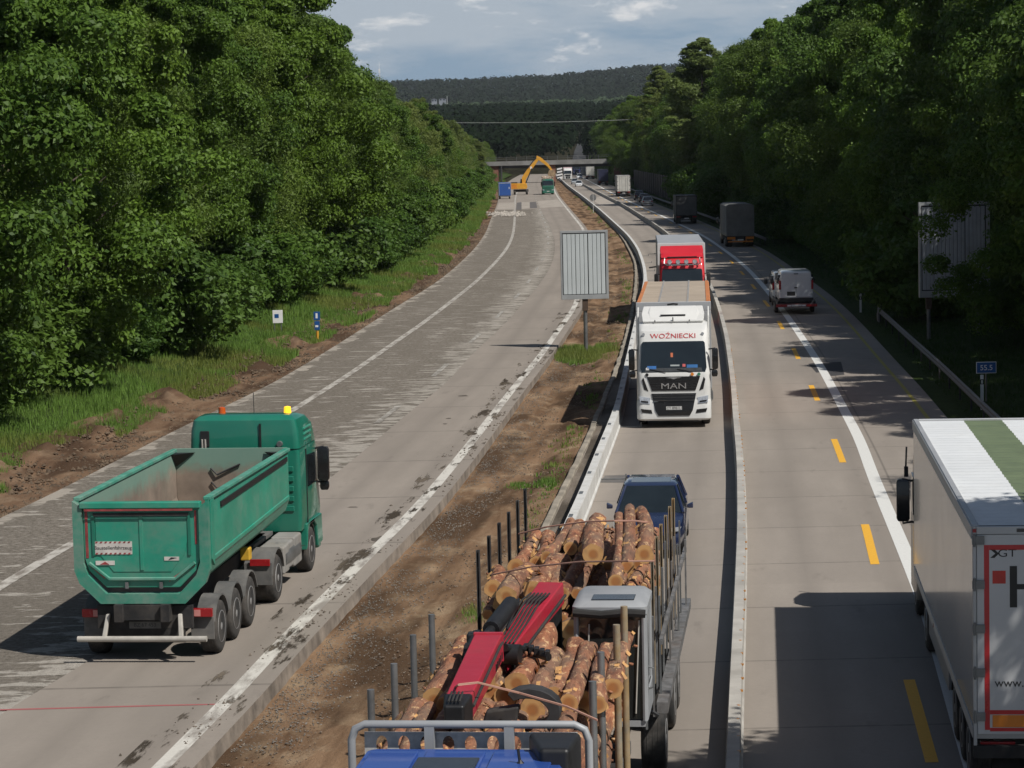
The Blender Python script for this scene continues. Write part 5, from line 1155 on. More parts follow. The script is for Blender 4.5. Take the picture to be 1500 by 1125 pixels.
# green tipper below the bucket
m_gt=paintm('tipper_green',(.010,.12,.075),.4,.2); P=at(803,285,0); r=thing('tipper_truck','green tipper facing the camera being loaded by the excavator','truck',P,math.pi)
oncoming_cab(r,dict(body=m_gt,zt=3.0,grille=m_gt)); MB().prism([(-1.2,1.3),(1.2,1.3),(1.28,2.9),(-1.28,2.9)],'y',-7.5,-2.4).build('tipper_body',M('tipper_body_grey',(.24,.23,.2),.7,var=.2),r,.04); axle(r,-5,1.25,dual=True); axle(r,-6.3,1.25,dual=True)
P_=[]; g=np.random.default_rng(9)
for _ in range(160): P_.append((P.x+g.uniform(-1.1,1.1),P.y+g.uniform(2.6,7.2),2.9+.7*g.random()**1.5,.12+.3*g.random()))
stones('rubble','heap of broken concrete loaded on the far green tipper',P_,M('load_rubble',(.33,.26,.2),.9,var=.4,scale=.8),15)
# blue trailer
m_bt=M('trailer_blue',(.012,.07,.28),.45,var=.1,scale=.8,dirt=.12); P=at(740,291.5,0); r=thing('site_trailer','blue box trailer parked at the left of the closed carriageway','trailer',P,R_(3))
MB().box(-1.15,1.15,0,4.2,.6,3.15).build('body',m_bt,r,.12); MB().box(-1.17,1.17,-.03,4.23,3.0,3.1).box(-1.19,-1.11,-.03,.05,.62,2.999).box(1.11,1.19,-.03,.05,.62,2.999).build('corner_trim',M('trim_grey',(.4,.43,.46),.5),r)
MB().box(-1,1,-.12,0,.42,.62).build('rear_bar',m_galv,r,.01); MB().box(.75,.85,-.04,-.005,1.9,2.3).build('lock',m_wh,r)
for s in (-1,1): 
    for y in (1.8,2.6): wheel(r,s*.95,y,.36,.22,s)
    MB().box(*sorted((s*.85,s*1.0)),-.02,.2,0,.6).build('support_leg',m_chas,r)
# striped guide board left of the bridge pier
P=at(820,263,0); r=thing('warning_board','tall white and black striped warning board at the left lane beside the bridge pier','road sign',P,0)
MB().box(-.8,.8,0,.15,.3,4.2).build('panel',m_wh,r,.01)
for k in range(4): MB().prism([(-.8,.7+k*.9),(.8,1.0+k*.9),(.8,1.4+k*.9),(-.8,1.1+k*.9)],'y',-.01,-.001).build('stripe',m_bk,r)
MB().tube([(0,.1,-.3),(0,.1,.4)],.08,8).build('post',m_galv,r)
# ------------------------------------------------------------ near green tipper lorry
m_grn1=M('tipper_green_body',(.018,.25,.165),.38,0,.14,1.0,coat=.25,dirt=.42,dcol=(.17,.22,.18)); m_grn2=paintm('cab_green',(.008,.15,.098),.28,.08)
m_inner=M('tub_inside',(.21,.165,.13),.85,var=.35,scale=1.2,dirt=.4,dcol=(.13,.13,.10))
_t=NT(m_inner.node_tree); _b=_t.n['Principled BSDF']; _c=_b.inputs['Base Color'].links[0].from_socket; _tc=_t.new('ShaderNodeTexCoord').outputs['Object']; _s=_t.new('ShaderNodeSeparateXYZ'); _t.put(_s.inputs[0],_tc)
_n=_t.noise(_tc,2.2,6,.7); _t.put(_b.inputs['Base Color'],_t.mix(_t.ramp(_t.math('ADD',_s.outputs[2],_t.math('MULTIPLY',_n,.7)),2.85,3.15,0,.8),_c,(.14,.27,.215))); m_grn3=M('tub_rim_worn',(.05,.23,.165),.6,0,.25,2.5,dirt=.4,dcol=(.28,.28,.25)); m_greyp=M('dusty_plastic',(.09,.09,.088),.8,var=.3,scale=2.5,dirt=.5,dcol=(.2,.185,.165)); m_pale=M('pale_steel',(.42,.40,.36),.6,.2,var=.2,scale=3,dirt=.3)
m_tapeR=M('tape_worn_red',(.28,.05,.05),.5,var=.4,scale=7); m_hedge=M('white_sticker',(.55,.52,.48),.6,var=.2,scale=5)
R0=Vector((-5.57,47.0,0)); sl=.111; th=-math.atan(sl); d=Vector((-math.sin(th),math.cos(th),0)); nr=Vector((math.cos(th),math.sin(th),0))
o0=R0-nr*1.25
gt=thing('tipper_truck','green tipper lorry with an empty dusty tub and two beacons on its cab','truck',o0,th)
def ushape(hw,zt,zb,bw): # open section, outer, bottom centre -> returns left top..right top
    return [(-hw,zt),(-hw,zb+.62),(-hw*.93,zb+.38),(-bw,zb+.0),(bw,zb+.0),(hw*.93,zb+.38),(hw,zb+.62),(hw,zt)]
Yr_,Yf_=-.80,6.75; ou=ushape(1.245,3.0,1.22,.72); inn=[(x*.955,z+(.06 if z<2.9 else 0)) for x,z in ou]
def tub_sec(y,zt,lift=0): 
    o=ushape(1.245,zt,1.22+lift,.72); i=[(x*.96,z+(.07 if z<zt-.01 else 0)) for x,z in o]
    return [(x,y,z) for x,z in o]+[(x,y,z) for x,z in reversed(i)]
MB().loft([tub_sec(Yr_,3.0),tub_sec(-.2,3.0),tub_sec(Yf_,3.08,.12)]).build('tub',m_grn1,gt)
io=[[(x*.955,y,z+(.075 if z<zt-.01 else -.012)) for x,z in ushape(1.245,zt,1.22+l,.72)] for y,zt,l in ((Yr_+.02,2.99,0),(Yf_-.06,3.07,.12))]
MB().loft(io,caps=False,closed=False).build('tub_lining',m_inner,gt)
MB().loft([[(x,y,z) for x,z in ushape(1.24,3.08,1.34,.72)] for y in (Yf_-.08,Yf_)]).build('tub_front',m_inner,gt)
MB().add([(x,Yf_-.085,z) for x,z in ushape(1.18,2.75,1.42,.7)],[tuple(range(8))]).build('tub_front_stain',m_inner,gt)
for s in (-1,1):
    MB().box(*sorted((s*1.16,s*1.30)),Yr_,Yf_,3.0,3.07).build('top_rail',m_grn3,gt,.015)
    MB().prism([(Yr_+1.0,2.74),(Yf_-.2,2.80),(Yf_-.2,2.90),(Yr_+1.0,2.84)],'x',s*1.246,s*1.275).build('sheet_slot',m_dark,gt)
    MB().prism([(Yr_+.02,1.9),(Yr_+.22,1.75),(Yr_+.30,3.0),(Yr_+.02,3.0)],'x',s*1.246,s*1.30).build('corner_post',m_grn1,gt,.01)
    MB().loft([[(s*1.246,Yr_+.3,1.86),(s*1.27,Yr_+.3,1.84),(s*1.27,Yf_-.1,1.98),(s*1.246,Yf_-.1,2.0)],[(s*1.246,Yr_+.3,1.92),(s*1.27,Yr_+.3,1.91),(s*1.27,Yf_-.1,2.05),(s*1.246,Yf_-.1,2.06)]]).build('side_rib',m_grn1,gt)
    MB().add([(s*1.17,Yf_-.1,3.0),(s*.75,Yf_-.1,3.0),(s*1.17,Yf_-.1,2.7),(s*1.17,Yf_-.5,3.0)],[(0,1,2),(0,1,3),(0,2,3),(1,2,3)]).build('corner_gusset',m_dark,gt)
for z in (2.52,2.22): MB().tube([(-.42,Yf_-.12,z+.14),(-.28,Yf_-.14,z),(.22,Yf_-.12,z+.22)],.022,5).build('step_bar',m_darksteel,gt)
# top lip across the rear, tailgate
def gate(hw,zt,zb,bw,y0,y1,mat,nm,bev=.02,par=gt): 
    pr=[(-hw,zt),(-hw,zb+.60),(-hw*.93,zb+.36),(-bw*1.05,zb+.03),(bw*1.05,zb+.03),(hw*.93,zb+.36),(hw,zb+.60),(hw,zt)]
    return MB().prism(pr,'y',y0,y1).build(nm,mat,par,bev)
MB().loft([[(x,Yr_-.16,z) for x,z in ushape(1.28,3.02,1.10,.80)]+[(x*.86,Yr_-.16,z*.93+.26 if z<2.9 else 2.9) for x,z in reversed(ushape(1.28,3.02,1.10,.80))],[(x,Yr_-.001,z) for x,z in ushape(1.28,3.02,1.10,.80)]+[(x*.86,Yr_-.001,z*.93+.26 if z<2.9 else 2.9) for x,z in reversed(ushape(1.28,3.02,1.10,.80))]]).build('gate_frame',M('gate_frame_green',(.022,.21,.14),.45,0,.16,1.5,coat=.2,dirt=.55,dcol=(.24,.26,.23)),gt)
tg=gate(1.10,2.93,1.36,.66,Yr_-.10,Yr_-.002,m_grn1,'tailgate')
MB().box(-1.14,1.14,Yr_-.20,Yr_-.02,2.88,3.0).build('gate_top_bar',m_grn1,tg,.02)
gate(.86,2.72,1.66,.52,Yr_-.112,Yr_-.101,m_grn1,'gate_panel',.004,tg)
for s in (-1,1): MB().box(*sorted((s*.88,s*.93)),Yr_-.125,Yr_-.101,2.0,2.78).build('gate_seam',m_grn2,tg)
MB().box(-.9,.9,Yr_-.13,Yr_-.101,2.73,2.79).build('gate_rib',m_darksteel,tg,.006); MB().box(-.035,.035,Yr_-.128,Yr_-.113,1.72,2.72).build('gate_rib',m_grn1,tg,.006)
MB().tube([(-1.0,Yr_-.13,1.86),(-.62,Yr_-.13,1.56),(.62,Yr_-.13,1.56),(1.0,Yr_-.13,1.86)],.035,6).build('gate_rib',m_grn3,tg)
MB().box(-1.04,1.0,Yr_-.215,Yr_-.201,2.84,2.875).box(-1.06,-1.01,Yr_-.108,Yr_-.1005,1.95,2.83).box(1.01,1.05,Yr_-.108,Yr_-.1005,2.2,2.83).prism([(-1.0,1.80),(-.72,1.56),(-.70,1.60),(-.96,1.84)],'y',Yr_-.112,Yr_-.1005).prism([(1.0,1.80),(.5,1.50),(.5,1.54),(.96,1.84)],'y',Yr_-.112,Yr_-.1005).build('red_tape',m_tapeR,tg)
MB().box(-.90,-.18,Yr_-.122,Yr_-.1125,2.02,2.26).build('warning_sticker',m_hedge,tg); 
for k in range(8):
    xk=-.88+k*.088; MB().prism([(xk,2.02),(xk+.04,2.02),(xk+.06,2.05),(xk+.02,2.05)],'y',Yr_-.126,Yr_-.1222).prism([(xk,2.23),(xk+.04,2.23),(xk+.06,2.26),(xk+.02,2.26)],'y',Yr_-.126,Yr_-.1222).build('red_hatch',m_tapeR,tg)
text('Baustellenfahrzeug',tg,'lettering',.095,(-.54,Yr_-.124,2.14),(R_(90),0,0),m_bk,.001)
MB().box(-.88,-.52,Yr_-.122,Yr_-.1125,1.82,1.90).build('small_sticker',m_hedge,tg); MB().box(.42,.70,Yr_-.122,Yr_-.1125,1.90,1.97).build('small_sticker',m_hedge,tg)
MB().prism([(-.80,1.83),(-.62,1.83),(-.7,1.885)],'y',Yr_-.126,Yr_-.1222).build('sticker_mark',m_tapeR,tg); MB().prism([(.5,1.91),(.66,1.95),(.55,1.96)],'y',Yr_-.126,Yr_-.1222).build('sticker_mark',m_bk,tg)
for x in (-.3,.35): MB().box(x-.03,x+.03,Yr_-.16,Yr_-.10,1.38,1.50).build('gate_latch',m_galv,tg,.005)
# chassis, rear end
MB().box(-.52,-.36,-1.1,7.6,.78,1.1).box(.36,.52,-1.1,7.6,.78,1.1).box(-.36,.36,-1.0,-.9,.8,1.08).box(-.9,.9,-.85,-.75,.62,1.05).build('chassis',m_chas,gt)
MB().box(-.75,.75,-.84,-.80,.35,1.05).build('rear_skirt',m_rub,gt); text('CARNEHL',gt,'lettering',.16,(0,-.862,.95),(R_(90),0,0),m_greyp,.002,sx=1.4); MB().box(-.30,.30,-.875,-.86,.62,.75).build('number_plate',M('dirty_plate',(.12,.115,.105),.8,var=.3,scale=6),gt)
text('BZ 67 453',gt,'lettering',.10,(0,-.877,.685),(R_(90),0,0),m_bk,.001)
MB().tube([(-1.22,-1.12,.47),(1.22,-1.12,.47)],.055,10).build('underrun_bar',m_pale,gt,smooth=True)
for s in (-1,1):
    MB().hexa([(s*.68,-1.1,.50),(s*.77,-1.1,.50),(s*.77,-1.02,.50),(s*.68,-1.02,.50),(s*.64,-.95,.90),(s*.72,-.95,.90),(s*.72,-.87,.90),(s*.64,-.87,.90)]).build('bar_bracket',m_pale,gt,.02)
    l=MB().box(*sorted((s*.76,s*1.24)),-.72,-.62,.80,.96).build('tail_lamp',m_rl,gt,.015); MB().box(*sorted((s*.90,s*1.02)),-.73,-.721,.82,.94).build('lens',M('lens_pink',(.5,.2,.18),.3),l)
    MB().box(*sorted((s*.80,s*1.24)),-.60,-.56,.36,.79).build('mud_flap',m_greyp,gt,.01)
    for k in range(3): fender(gt,1.31*k,.5,.36,s*1.08,m_greyp,.5,18,162)
    fender(gt,5.35,.5,.62,s*.95,m_greyp,.52,12,168); MB().box(*sorted((s*.66,s*1.25)),4.70,4.74,.45,.92).build('mud_flap',m_greyp,gt,.01); MB().box(*sorted((s*.8,s*1.22)),4.64,4.695,.86,1.0).build('tail_lamp',m_rl,gt,.01)
MB().box(.80,1.0,3.75,3.98,1.12,1.38).build('wheel_chock',M('chock_yellow',(.55,.33,.03),.6,var=.2),gt,.03)
for k in range(3): axle(gt,1.31*k,1.25,.5,.34)
axle(gt,5.35,1.25,.5,dual=True); axle(gt,9.2,1.23,.5,.32)
MB().tube([(.95,6.3,.72),(.95,7.95,.72)],.30,16).build('fuel_tank',m_galv,gt,smooth=True); MB().box(.66,1.22,6.15,6.7,.42,1.02).box(.66,1.2,6.72,7.3,.45,1.02).box(.68,1.22,7.32,8.1,.40,1.05).build('tank_box',M('grey_boxes',(.26,.255,.24),.6,.2,var=.15,scale=2,dirt=.35),gt,.05)
MB().box(-1.2,-.66,6.1,8.1,.45,1.02).build('tool_box',m_greyp,gt,.03); MB().box(-.62,.62,5.9,7.9,1.02,1.10).build('catwalk',m_greyp,gt); MB().lathe([(0,.001),(0,.42),(.08,.45),(.1,.001)],(0,5.5,1.1),'z',18).build('fifth_wheel',m_darksteel,gt)
MB().box(-.35,.35,4.8,6.7,1.12,1.34).build('subframe',m_chas,gt)
# cab facing away: y from 8.1 (back) to 10.45 (front)
cb=thing('cab_shell','x','x') if False else None
frg=interp([(0,10.5),(1.75,10.48),(2.75,10.2),(3.3,9.85),(3.62,9.2)])
secs=[]
for z,w,yb in ((1.05,1.2,8.15),(1.3,1.23,8.12),(2.75,1.22,8.12),(2.86,1.21,8.12)): secs.append([(x,y,z) for x,y in rrect(w,yb,frg(z),.14,.09)])
MB().loft(secs).build('cab',m_grn2,gt,smooth=True)
secs=[]
for z,w,yb,e in ((2.885,1.225,8.10,0),(3.3,1.20,8.10,.0),(3.52,1.15,8.12,.06),(3.60,1.05,8.2,.25),(3.63,.85,8.4,.6)): secs.append([(x,y,z) for x,y in rrect(w,yb,frg(z)+.04-e,.2,.13)])
MB().loft(secs).build('high_roof',m_grn2,gt,smooth=True)
MB().loft([[(x,y,z) for x,y in rrect(1.20,8.13,10.1,.14,.09)] for z in (2.86,2.886)]).build('roof_joint',m_bk,gt); MB().box(-.97,-.77,8.07,8.098,2.95,3.3).build('roof_opening',m_bk,gt,.02)
for x in (-.93,-.86): MB().tube([(x,8.07,2.75),(x,8.06,3.12)],.02,6).build('air_coupling',m_pale,gt)
for z in (1.5,1.72,1.94,2.16,2.38): MB().box(.72,1.08,8.085,8.118,z,z+.12).build('back_rib',m_grn2,gt,.02)
MB().box(.35,.39,8.07,8.099,2.9,3.45).build('roof_seam',m_bk,gt)
for s in (-1,1):
    MB().prism([(8.95,1.95),(9.95,1.95),(9.80,2.62),(8.95,2.66)],'x',s*1.19,s*1.245).build('side_window',m_glass,gt)
    MB().prism([(8.80,1.1),(8.84,1.1),(8.84,2.8),(8.80,2.8)],'x',s*1.205,s*1.243).prism([(8.8,1.08),(10.1,1.08),(10.1,1.11),(8.8,1.11)],'x',s*1.205,s*1.245).build('door_seam',m_bk,gt)
    MB().prism([(8.6,.55),(8.62,1.15),(10.35,1.15),(10.42,.5),(9.85,.45),(9.72,.95),(9.45,1.12),(9.0,1.12),(8.72,.95)],'x',s*1.06,s*1.26).build('wheel_arch',m_grn2,gt,.03)
    for z in (3.0,3.12,3.24): MB().prism([(8.7,z),(9.5,z),(9.5,z+.05),(8.7,z+.05)],'x',s*1.19,s*1.235).build('side_vent',m_grn1,gt,.01)
    fender(gt,9.2,.5,.3,s*1.05,m_chas)
    mirror(gt,s,1.24,10.0,2.32,.78,w=.26,d=.17); mirror(gt,s,1.24,10.08,1.82,.22,arm=False)
MB().box(-1.2,1.2,10.2,10.5,.35,1.049).build('front_bumper',m_grn2,gt,.05); MB().patch([(-1.0,1.85),(1.0,1.85),(.95,2.7),(-.95,2.7)],lambda z:frg(z)+.002,.008).build('windscreen',m_glass,gt)
MB().tube([(.78,8.15,2.9),(.78,8.1,3.0)],.02,6).lathe([(0,.001),(0,.06),(.09,.07),(.1,.001)],(.80,8.02,3.0),'y',12).build('work_lamp',m_galv,gt,smooth=True)
for x,mm_,nm in ((-.62,M('beacon_orange',(.55,.09,.01),.25),''),(.86,M('beacon_lit',(1.,.50,.02),.3,emit=1.3),'')):
    q=MB().lathe([(0,.001),(0,.09),(.05,.10),(.06,.001)],(x,8.75,3.55),'z',14).build('beacon',m_blackg,gt,smooth=True); MB().lathe([(.055,.001),(.055,.085),(.2,.075),(.22,.001)],(x,8.75,3.55),'z',14).build('lamp_dome',mm_,q,smooth=True)
MB().tube([(0.05,9.0,3.6),(0.05,9.0,4.05)],.008,4).build('aerial',m_dark,gt)
# ------------------------------------------------------------ log lorry with crane and trailer
m_lb=paintm('log_lorry_blue',(.018,.062,.27),.35,.06); m_stake=M('stake_steel',(.20,.20,.20),.5,.6,var=.4,scale=5,dirt=.3,dcol=(.16,.10,.06)); m_stk2=M('stake_worn_yellow',(.25,.22,.17),.6,.3,var=.3,scale=4,dirt=.55,dcol=(.40,.22,.03)); m_crane=paintm('crane_red',(.34,.010,.028),.45,.28,.12,.2,(.14,.05,.045)); m_cgrey=M('crane_cab_grey',(.30,.31,.32),.5,.1,var=.08,scale=2)
m_clearg=M('crane_cab_glass',(.02,.022,.022),.05,var=.2,spec=.9)
sl=.112; th=-math.atan(sl)+math.pi; c0=Vector((-.14,30.3,0))
# local frame: +y towards the camera, +x towards the image left; origin at ground under the headboard
d=Vector((-math.sin(th),math.cos(th),0)); org=c0+d*5.0
org.z=0
lt=thing('log_lorry','log lorry coming towards the camera, blue cab roof, red crane folded on its load','lorry',org,th)
def Lc(p): return Matrix.Rotation(-th,3,'Z')@(Vector(p)-org)
# cab (roof seen from above); offset so that it sits where the photograph shows it
ox=-.18
rfs=[]
for z,w,yb,yf in ((.9,1.2,.15,2.3),(1.8,1.22,.15,2.3),(2.8,1.18,.15,2.05),(3.12,1.12,.17,1.9),(3.28,1.0,.22,1.75)): rfs.append([(x+ox,y,z) for x,y in rrect(w,yb,yf,.18,.12)])
MB().loft(rfs).build('cab',m_lb,lt,smooth=True)
for a,b in ((-.92,-.30),(-.22,.38),(.46,.95)): MB().box(a+ox,b+ox,.42,1.6,3.279,3.31).build('roof_panel',m_lb,lt,.025)
MB().box(-.2+ox,.42+ox,.75,1.3,3.305,3.33).build('roof_hatch',m_blackg,lt,.02)
MB().tube([(-.62+ox,.9,3.28),(-.60+ox,.9,3.45)],.015,5).lathe([(0,.001),(0,.05),(.03,.02),(.05,.001)],(-.62+ox,.9,3.30),'z',8).build('aerial',m_dark,lt)
MB().loft([[(x+ox,y,z) for x,y in ((-.62,.12),(-1.16,.12),(-1.10,.85),(-.80,.85))] for z in (2.7,3.44)]).build('air_intake',m_dark,lt,.05)
for s in (-1,1): 
    mirror(lt,s,1.2,1.9,2.2); MB().box(*sorted((s*.9,s*1.22)),.2,2.2,.35,.95).build('step_panel',m_dark,lt,.03)
MB().patch([(-1.0+ox,1.85),(1.0+ox,1.85),(.95+ox,2.7),(-.95+ox,2.7)],lambda z: 2.3-.25*max(0,z-1.8)+.002,.008).build('windscreen',m_glass,lt); MB().box(-1.2+ox,1.2+ox,2.0,2.34,.3,.899).build('bumper',m_lb,lt,.05)
axle(lt,.9,1.2); 
# headboard tube frame and perforated sheet
hb=MB().tube([(-1.22+ox,-.02,1.2),(-1.22+ox,-.02,3.32),(-1.18+ox,-.02,3.43),(-1.08+ox,-.02,3.48),(1.08+ox,-.02,3.48),(1.18+ox,-.02,3.43),(1.22+ox,-.02,3.32),(1.22+ox,-.02,1.2)],.042,10)
hb.box(-.46+ox,-.36+ox,-.06,.02,1.3,3.46).box(.36+ox,.46+ox,-.06,.02,1.3,3.46).build('headboard_frame',m_cgrey,lt,smooth=True)
ps_=MB().box(-1.1+ox,1.1+ox,-.12,-.10,1.3,3.38).build('perforated_sheet',M('checker_alu',(.46,.46,.45),.5,.1,var=.2,scale=12),lt)
ct=MB()
for i in range(9):
    cx=-.92+i*.23+ox; ct.loft([[(cx+.062*math.cos(k*math.tau/14),y,3.25+.095*math.sin(k*math.tau/14)) for k in range(14)] for y in (-.2,0.)])
cto=ct.build('hole_cutter',m_dark,lt); bo=ps_.modifiers.new('b','BOOLEAN'); bo.operation='DIFFERENCE'; bo.object=cto; bo.solver='EXACT'
bpy.context.view_layer.update(); dg=bpy.context.evaluated_depsgraph_get(); me=bpy.data.meshes.new_from_object(ps_.evaluated_get(dg)); ps_.modifiers.clear(); ps_.data=me; bpy.data.objects.remove(cto)
# chassis and bunks of lorry and trailer
MB().box(-.5,-.34,-21,.2,.85,1.15).box(.34,.5,-21,.2,.85,1.15).build('chassis',m_chas,lt)
MB().box(-1.15,1.15,-8.6,-.3,1.15,1.22).box(-1.15,1.15,-19.6,-10.9,1.15,1.22).build('deck',m_chas,lt)
for y in (-5.6,-6.95): axle(lt,y,1.25,.5,dual=False,w=.36)
for y in (-12.0,-14.9,-16.25):
    for s in (1,-1): wheel(lt,s*1.08-.30,y,.5,.36,s)
for s in (-1,1):
    MB().box(*sorted((s*1.0,s*1.26)),-7.7,-4.8,1.02,1.10).box(*sorted((s*1.0,s*1.26)),-17.2,-14.1,1.03,1.10).build('mudguard',m_rub,lt,.03)
    MB().box(*sorted((s*1.20,s*1.26)),-8.5,-.4,1.12,1.30).box(*sorted((s*1.20,s*1.26)),-19.6,-10.9,1.12,1.30).build('side_rail',m_stake,lt,.01)
    MB().box(*sorted((s*.7,s*1.2)),-3.0,-1.4,.45,1.0).build('tank',m_galv,lt,.06); MB().box(*sorted((s*.75,s*1.2)),-13.8,-12.8,.5,1.0).build('tool_box',m_chas,lt,.04)
def stake(P,ztop,mat,h0=1.2,r=.05,lean=0.,flat=False,nm='stake'):
    q=Lc((P[0],P[1],0)); mb=MB()
    if flat: mb.box(q.x-.025,q.x-.012,q.y-.055,q.y+.055,h0,ztop).box(q.x+.012,q.x+.025,q.y-.055,q.y+.055,h0,ztop).box(q.x-.012,q.x+.012,q.y-.05,q.y-.03,h0,ztop)
    else: mb.tube([(q.x,q.y,h0),(q.x,q.y,ztop)],r,12)
    return mb.build(nm,mat,lt,smooth=not flat)
for px,py in ((543,1010),(577,972),(605,930),(632,900)):
    P=at(px,py,3.3); stake(P,3.3,m_galv,r=.042)
for px,py,zt_ in ((868,998,3.3),(880,955,3.35),(903,915,3.5),(914,888,3.5)):
    P=at(px,py,zt_); stake(P,zt_,m_stk2 if px>890 else m_galv,r=.045)
for px,py in ((700,806),(716,785),(731,766),(745,750),(758,733),(769,716)): stake(at(px,py,3.3),3.3,m_darksteel,flat=True)
for k,(px,py) in enumerate(((955,800),(962,786),(968,768),(975,755),(981,742),(986,730))): 
    P=at(px,py,3.3); stake(P,3.3,m_stk2,flat=True); 
# the row of leaning spare stakes along the lorry's outer side
for k in range(12):
    y=-9.6-k*.8; x=-1.40-.05*(k%3)-.008*k; MB().box(x-.028,x+.0,y-.035,y+.035,1.2,3.1-.3*(k%2)-.15*(k%3)).build('side_stake',m_stake if k%2 else m_galv,lt)
for y0,y1 in ((-19.0,-10.6),): MB().box(-1.60,-1.55,y0,y1,2.2,2.28).box(-1.66,-1.5,y0,y1,1.2,1.36).build('outer_rail',m_stake,lt)
MB().tube([(-1.3,-9.0,1.55),(-1.55,-8.9,1.6),(-1.62,-8.9,1.55)],.03,6).build('hook',m_dark,lt)
# crane: two stacked red boom boxes lying over the front load
def seg(a,b,w,h,w2=None,h2=None):
    a,b=Vector(a),Vector(b); d_=(b-a).normalized(); sx=Vector((0,0,1)).cross(d_).normalized(); sz=d_.cross(sx); w2=w2 or w; h2=h2 or h
    return [a-sx*w+sz*h,a+sx*w+sz*h,a+sx*w-sz*h,a-sx*w-sz*h],[b-sx*w2+sz*h2,b+sx*w2+sz*h2,b+sx*w2-sz*h2,b-sx*w2-sz*h2]
A1=Lc(at(808,868,3.45)); A1.z=3.45; A2=Lc(at(728,975,3.05)); A2.z=3.05
q1,q2=seg(A1,A2,.17,.15,.12,.11); MB().loft([q1,q2]).build('main_boom',m_crane,lt,.02)
B1=Lc(at(716,948,3.35)); B1.z=3.35; B2=Lc(at(672,1030,3.3)); B2.z=3.25
q1,q2=seg(B1,B2,.17,.17,.145,.14); ob=MB().loft([q1,q2]).build('outer_boom',m_crane,lt,.02)
d_=(B2-B1).normalized(); q1,q2=seg(B2-d_*.0,B2+d_*.42,.16,.165,.11,.13); MB().loft([q1,q2]).build('boom_head',m_dark,lt,.03)
sxv=Vector((0,0,1)).cross(d_).normalized()
for k in range(4): MB().tube([B2+d_*(.1+.0*k)+sxv*(.04*k-.06)+Vector((0,0,.2)),B2+d_*.40+sxv*(.04*k-.06)+Vector((0,0,.17))],.012,5).build('hose',m_rub,lt,smooth=True)
dm=(A2-A1).normalized(); sxm=Vector((0,0,1)).cross(dm).normalized(); side=1 if (Matrix.Rotation(th,3,'Z')@sxm).x<0 else -1
c1=A1+dm*1.3+sxm*side*.22+Vector((0,0,.25)); MB().tube([c1,c1+dm*1.0],.11,14).tube([c1+dm*1.0,c1+dm*1.7],.06,10).build('boom_cylinder',m_dark,lt,smooth=True)
c2=A1+dm*2.2+sxm*side*.42+Vector((0,0,.12)); MB().tube([c2,c2+dm*.75-sxm*side*.1],.10,12).build('rotator_cylinder',m_dark,lt,smooth=True); MB().box(c2.x-.2,c2.x+.12,c2.y+.0,c2.y+.2,c2.z-.1,c2.z+.08).build('knuckle',m_dark,lt,.03)
for k in range(6):
    t0=A1+dm*.6+sxm*(.05*k-.13)+Vector((0,0,.18)); MB().tube([t0,t0+dm*.5+Vector((0,0,.06)),t0+dm*1.1+Vector((0,0,.01)),t0+dm*1.9+Vector((0,0,-.02))],.014,5).build('hose',m_rub,lt,smooth=True)
for k in range(5):
    p0=B1+d_*(.1+k*.15)+sxv*.155; MB().box(p0.x-.02,p0.x+.02,p0.y-.03,p0.y+.03,p0.z-.12,p0.z-.04).build('bolt_pad',m_dark,lt)
for sg in (-1,1): MB().tube([B1+sxv*sg*.17+Vector((0,0,.06)),B1+d_*.4+sxv*sg*.18+Vector((0,0,.1)),B2+sxv*sg*.16+Vector((0,0,.02))],.018,6).build('hose',m_rub,lt,smooth=True)
MB().tube([A1+dm*.1+sxm*.21,A1+dm*1.4+sxm*.24+Vector((0,0,.05)),A2+sxm*.2],.02,6).build('hose',m_rub,lt,smooth=True)
MB().box(B1.x-.18,B1.x+.18,B1.y-.02,B1.y+.05,B1.z-.17,B1.z+.185).build('boom_collar',m_crane,lt,.01)
kn=(A2+B1)/2+Vector((0,0,.03)); MB().tube([kn-sxm*.34,kn+sxm*.34],.13,12).build('boom_joint',m_dark,lt,smooth=True)
g0=Lc(at(735,948,3.5)); g0.z=3.35; 
gp=Lc(at(770,940,3.3)); gp.z=3.2; MB().tube([B1-sxm*side*.2,gp,gp-sxm*side*.35+dm*.25],.05,8).build('link_arm',m_dark,lt,smooth=True)
for k in range(5): 
    w0=gp-sxm*side*(.08*k)+dm*(.05*k); MB().box(w0.x-.03,w0.x+.03,w0.y-.08,w0.y+.06,w0.z-.02,w0.z+.07).build('chain_link',m_dark,lt,.01)
for (pa,pb) in (((742,905),(760,878)),((716,945),(722,925))): 
    a_=Lc(at(*pa,3.5)); b_=Lc(at(*pb,3.5)); a_.z=3.35; b_.z=3.5; MB().tube([a_,b_],.02,6).build('pipe',m_dark,lt)
# grapple jaw lying on the logs
gc=Lc(at(762,1046,3.0)); gc.z=2.95; jw=[]
for k in range(11):
    a=R_(-70+k*20); jw.append((gc.x-.10+.30*math.cos(a)*-1,gc.y+.0,gc.z+.10+.21*math.sin(a)))
secs=[]
for i,pnt in enumerate(jw):
    r_=.075*(1-.35*abs(i-5)/5); cen=Vector((gc.x-.05,gc.y,gc.z+.1)); o_=(Vector(pnt)-cen).normalized()*r_; P_=Vector(pnt)
    secs.append([P_+o_+Vector((0,-.13,0)),P_+o_+Vector((0,.13,0)),P_-o_+Vector((0,.13,0)),P_-o_+Vector((0,-.13,0))])
MB().loft(secs).build('grapple_jaw',m_darksteel,lt,.01); MB().prism([(gc.x+.05,gc.z-.12),(gc.x+.45,gc.z-.15),(gc.x+.38,gc.z+.10),(gc.x+.0,gc.z+.16)],'y',gc.y-.1,gc.y+.1).build('grapple_body',m_darksteel,lt,.03)
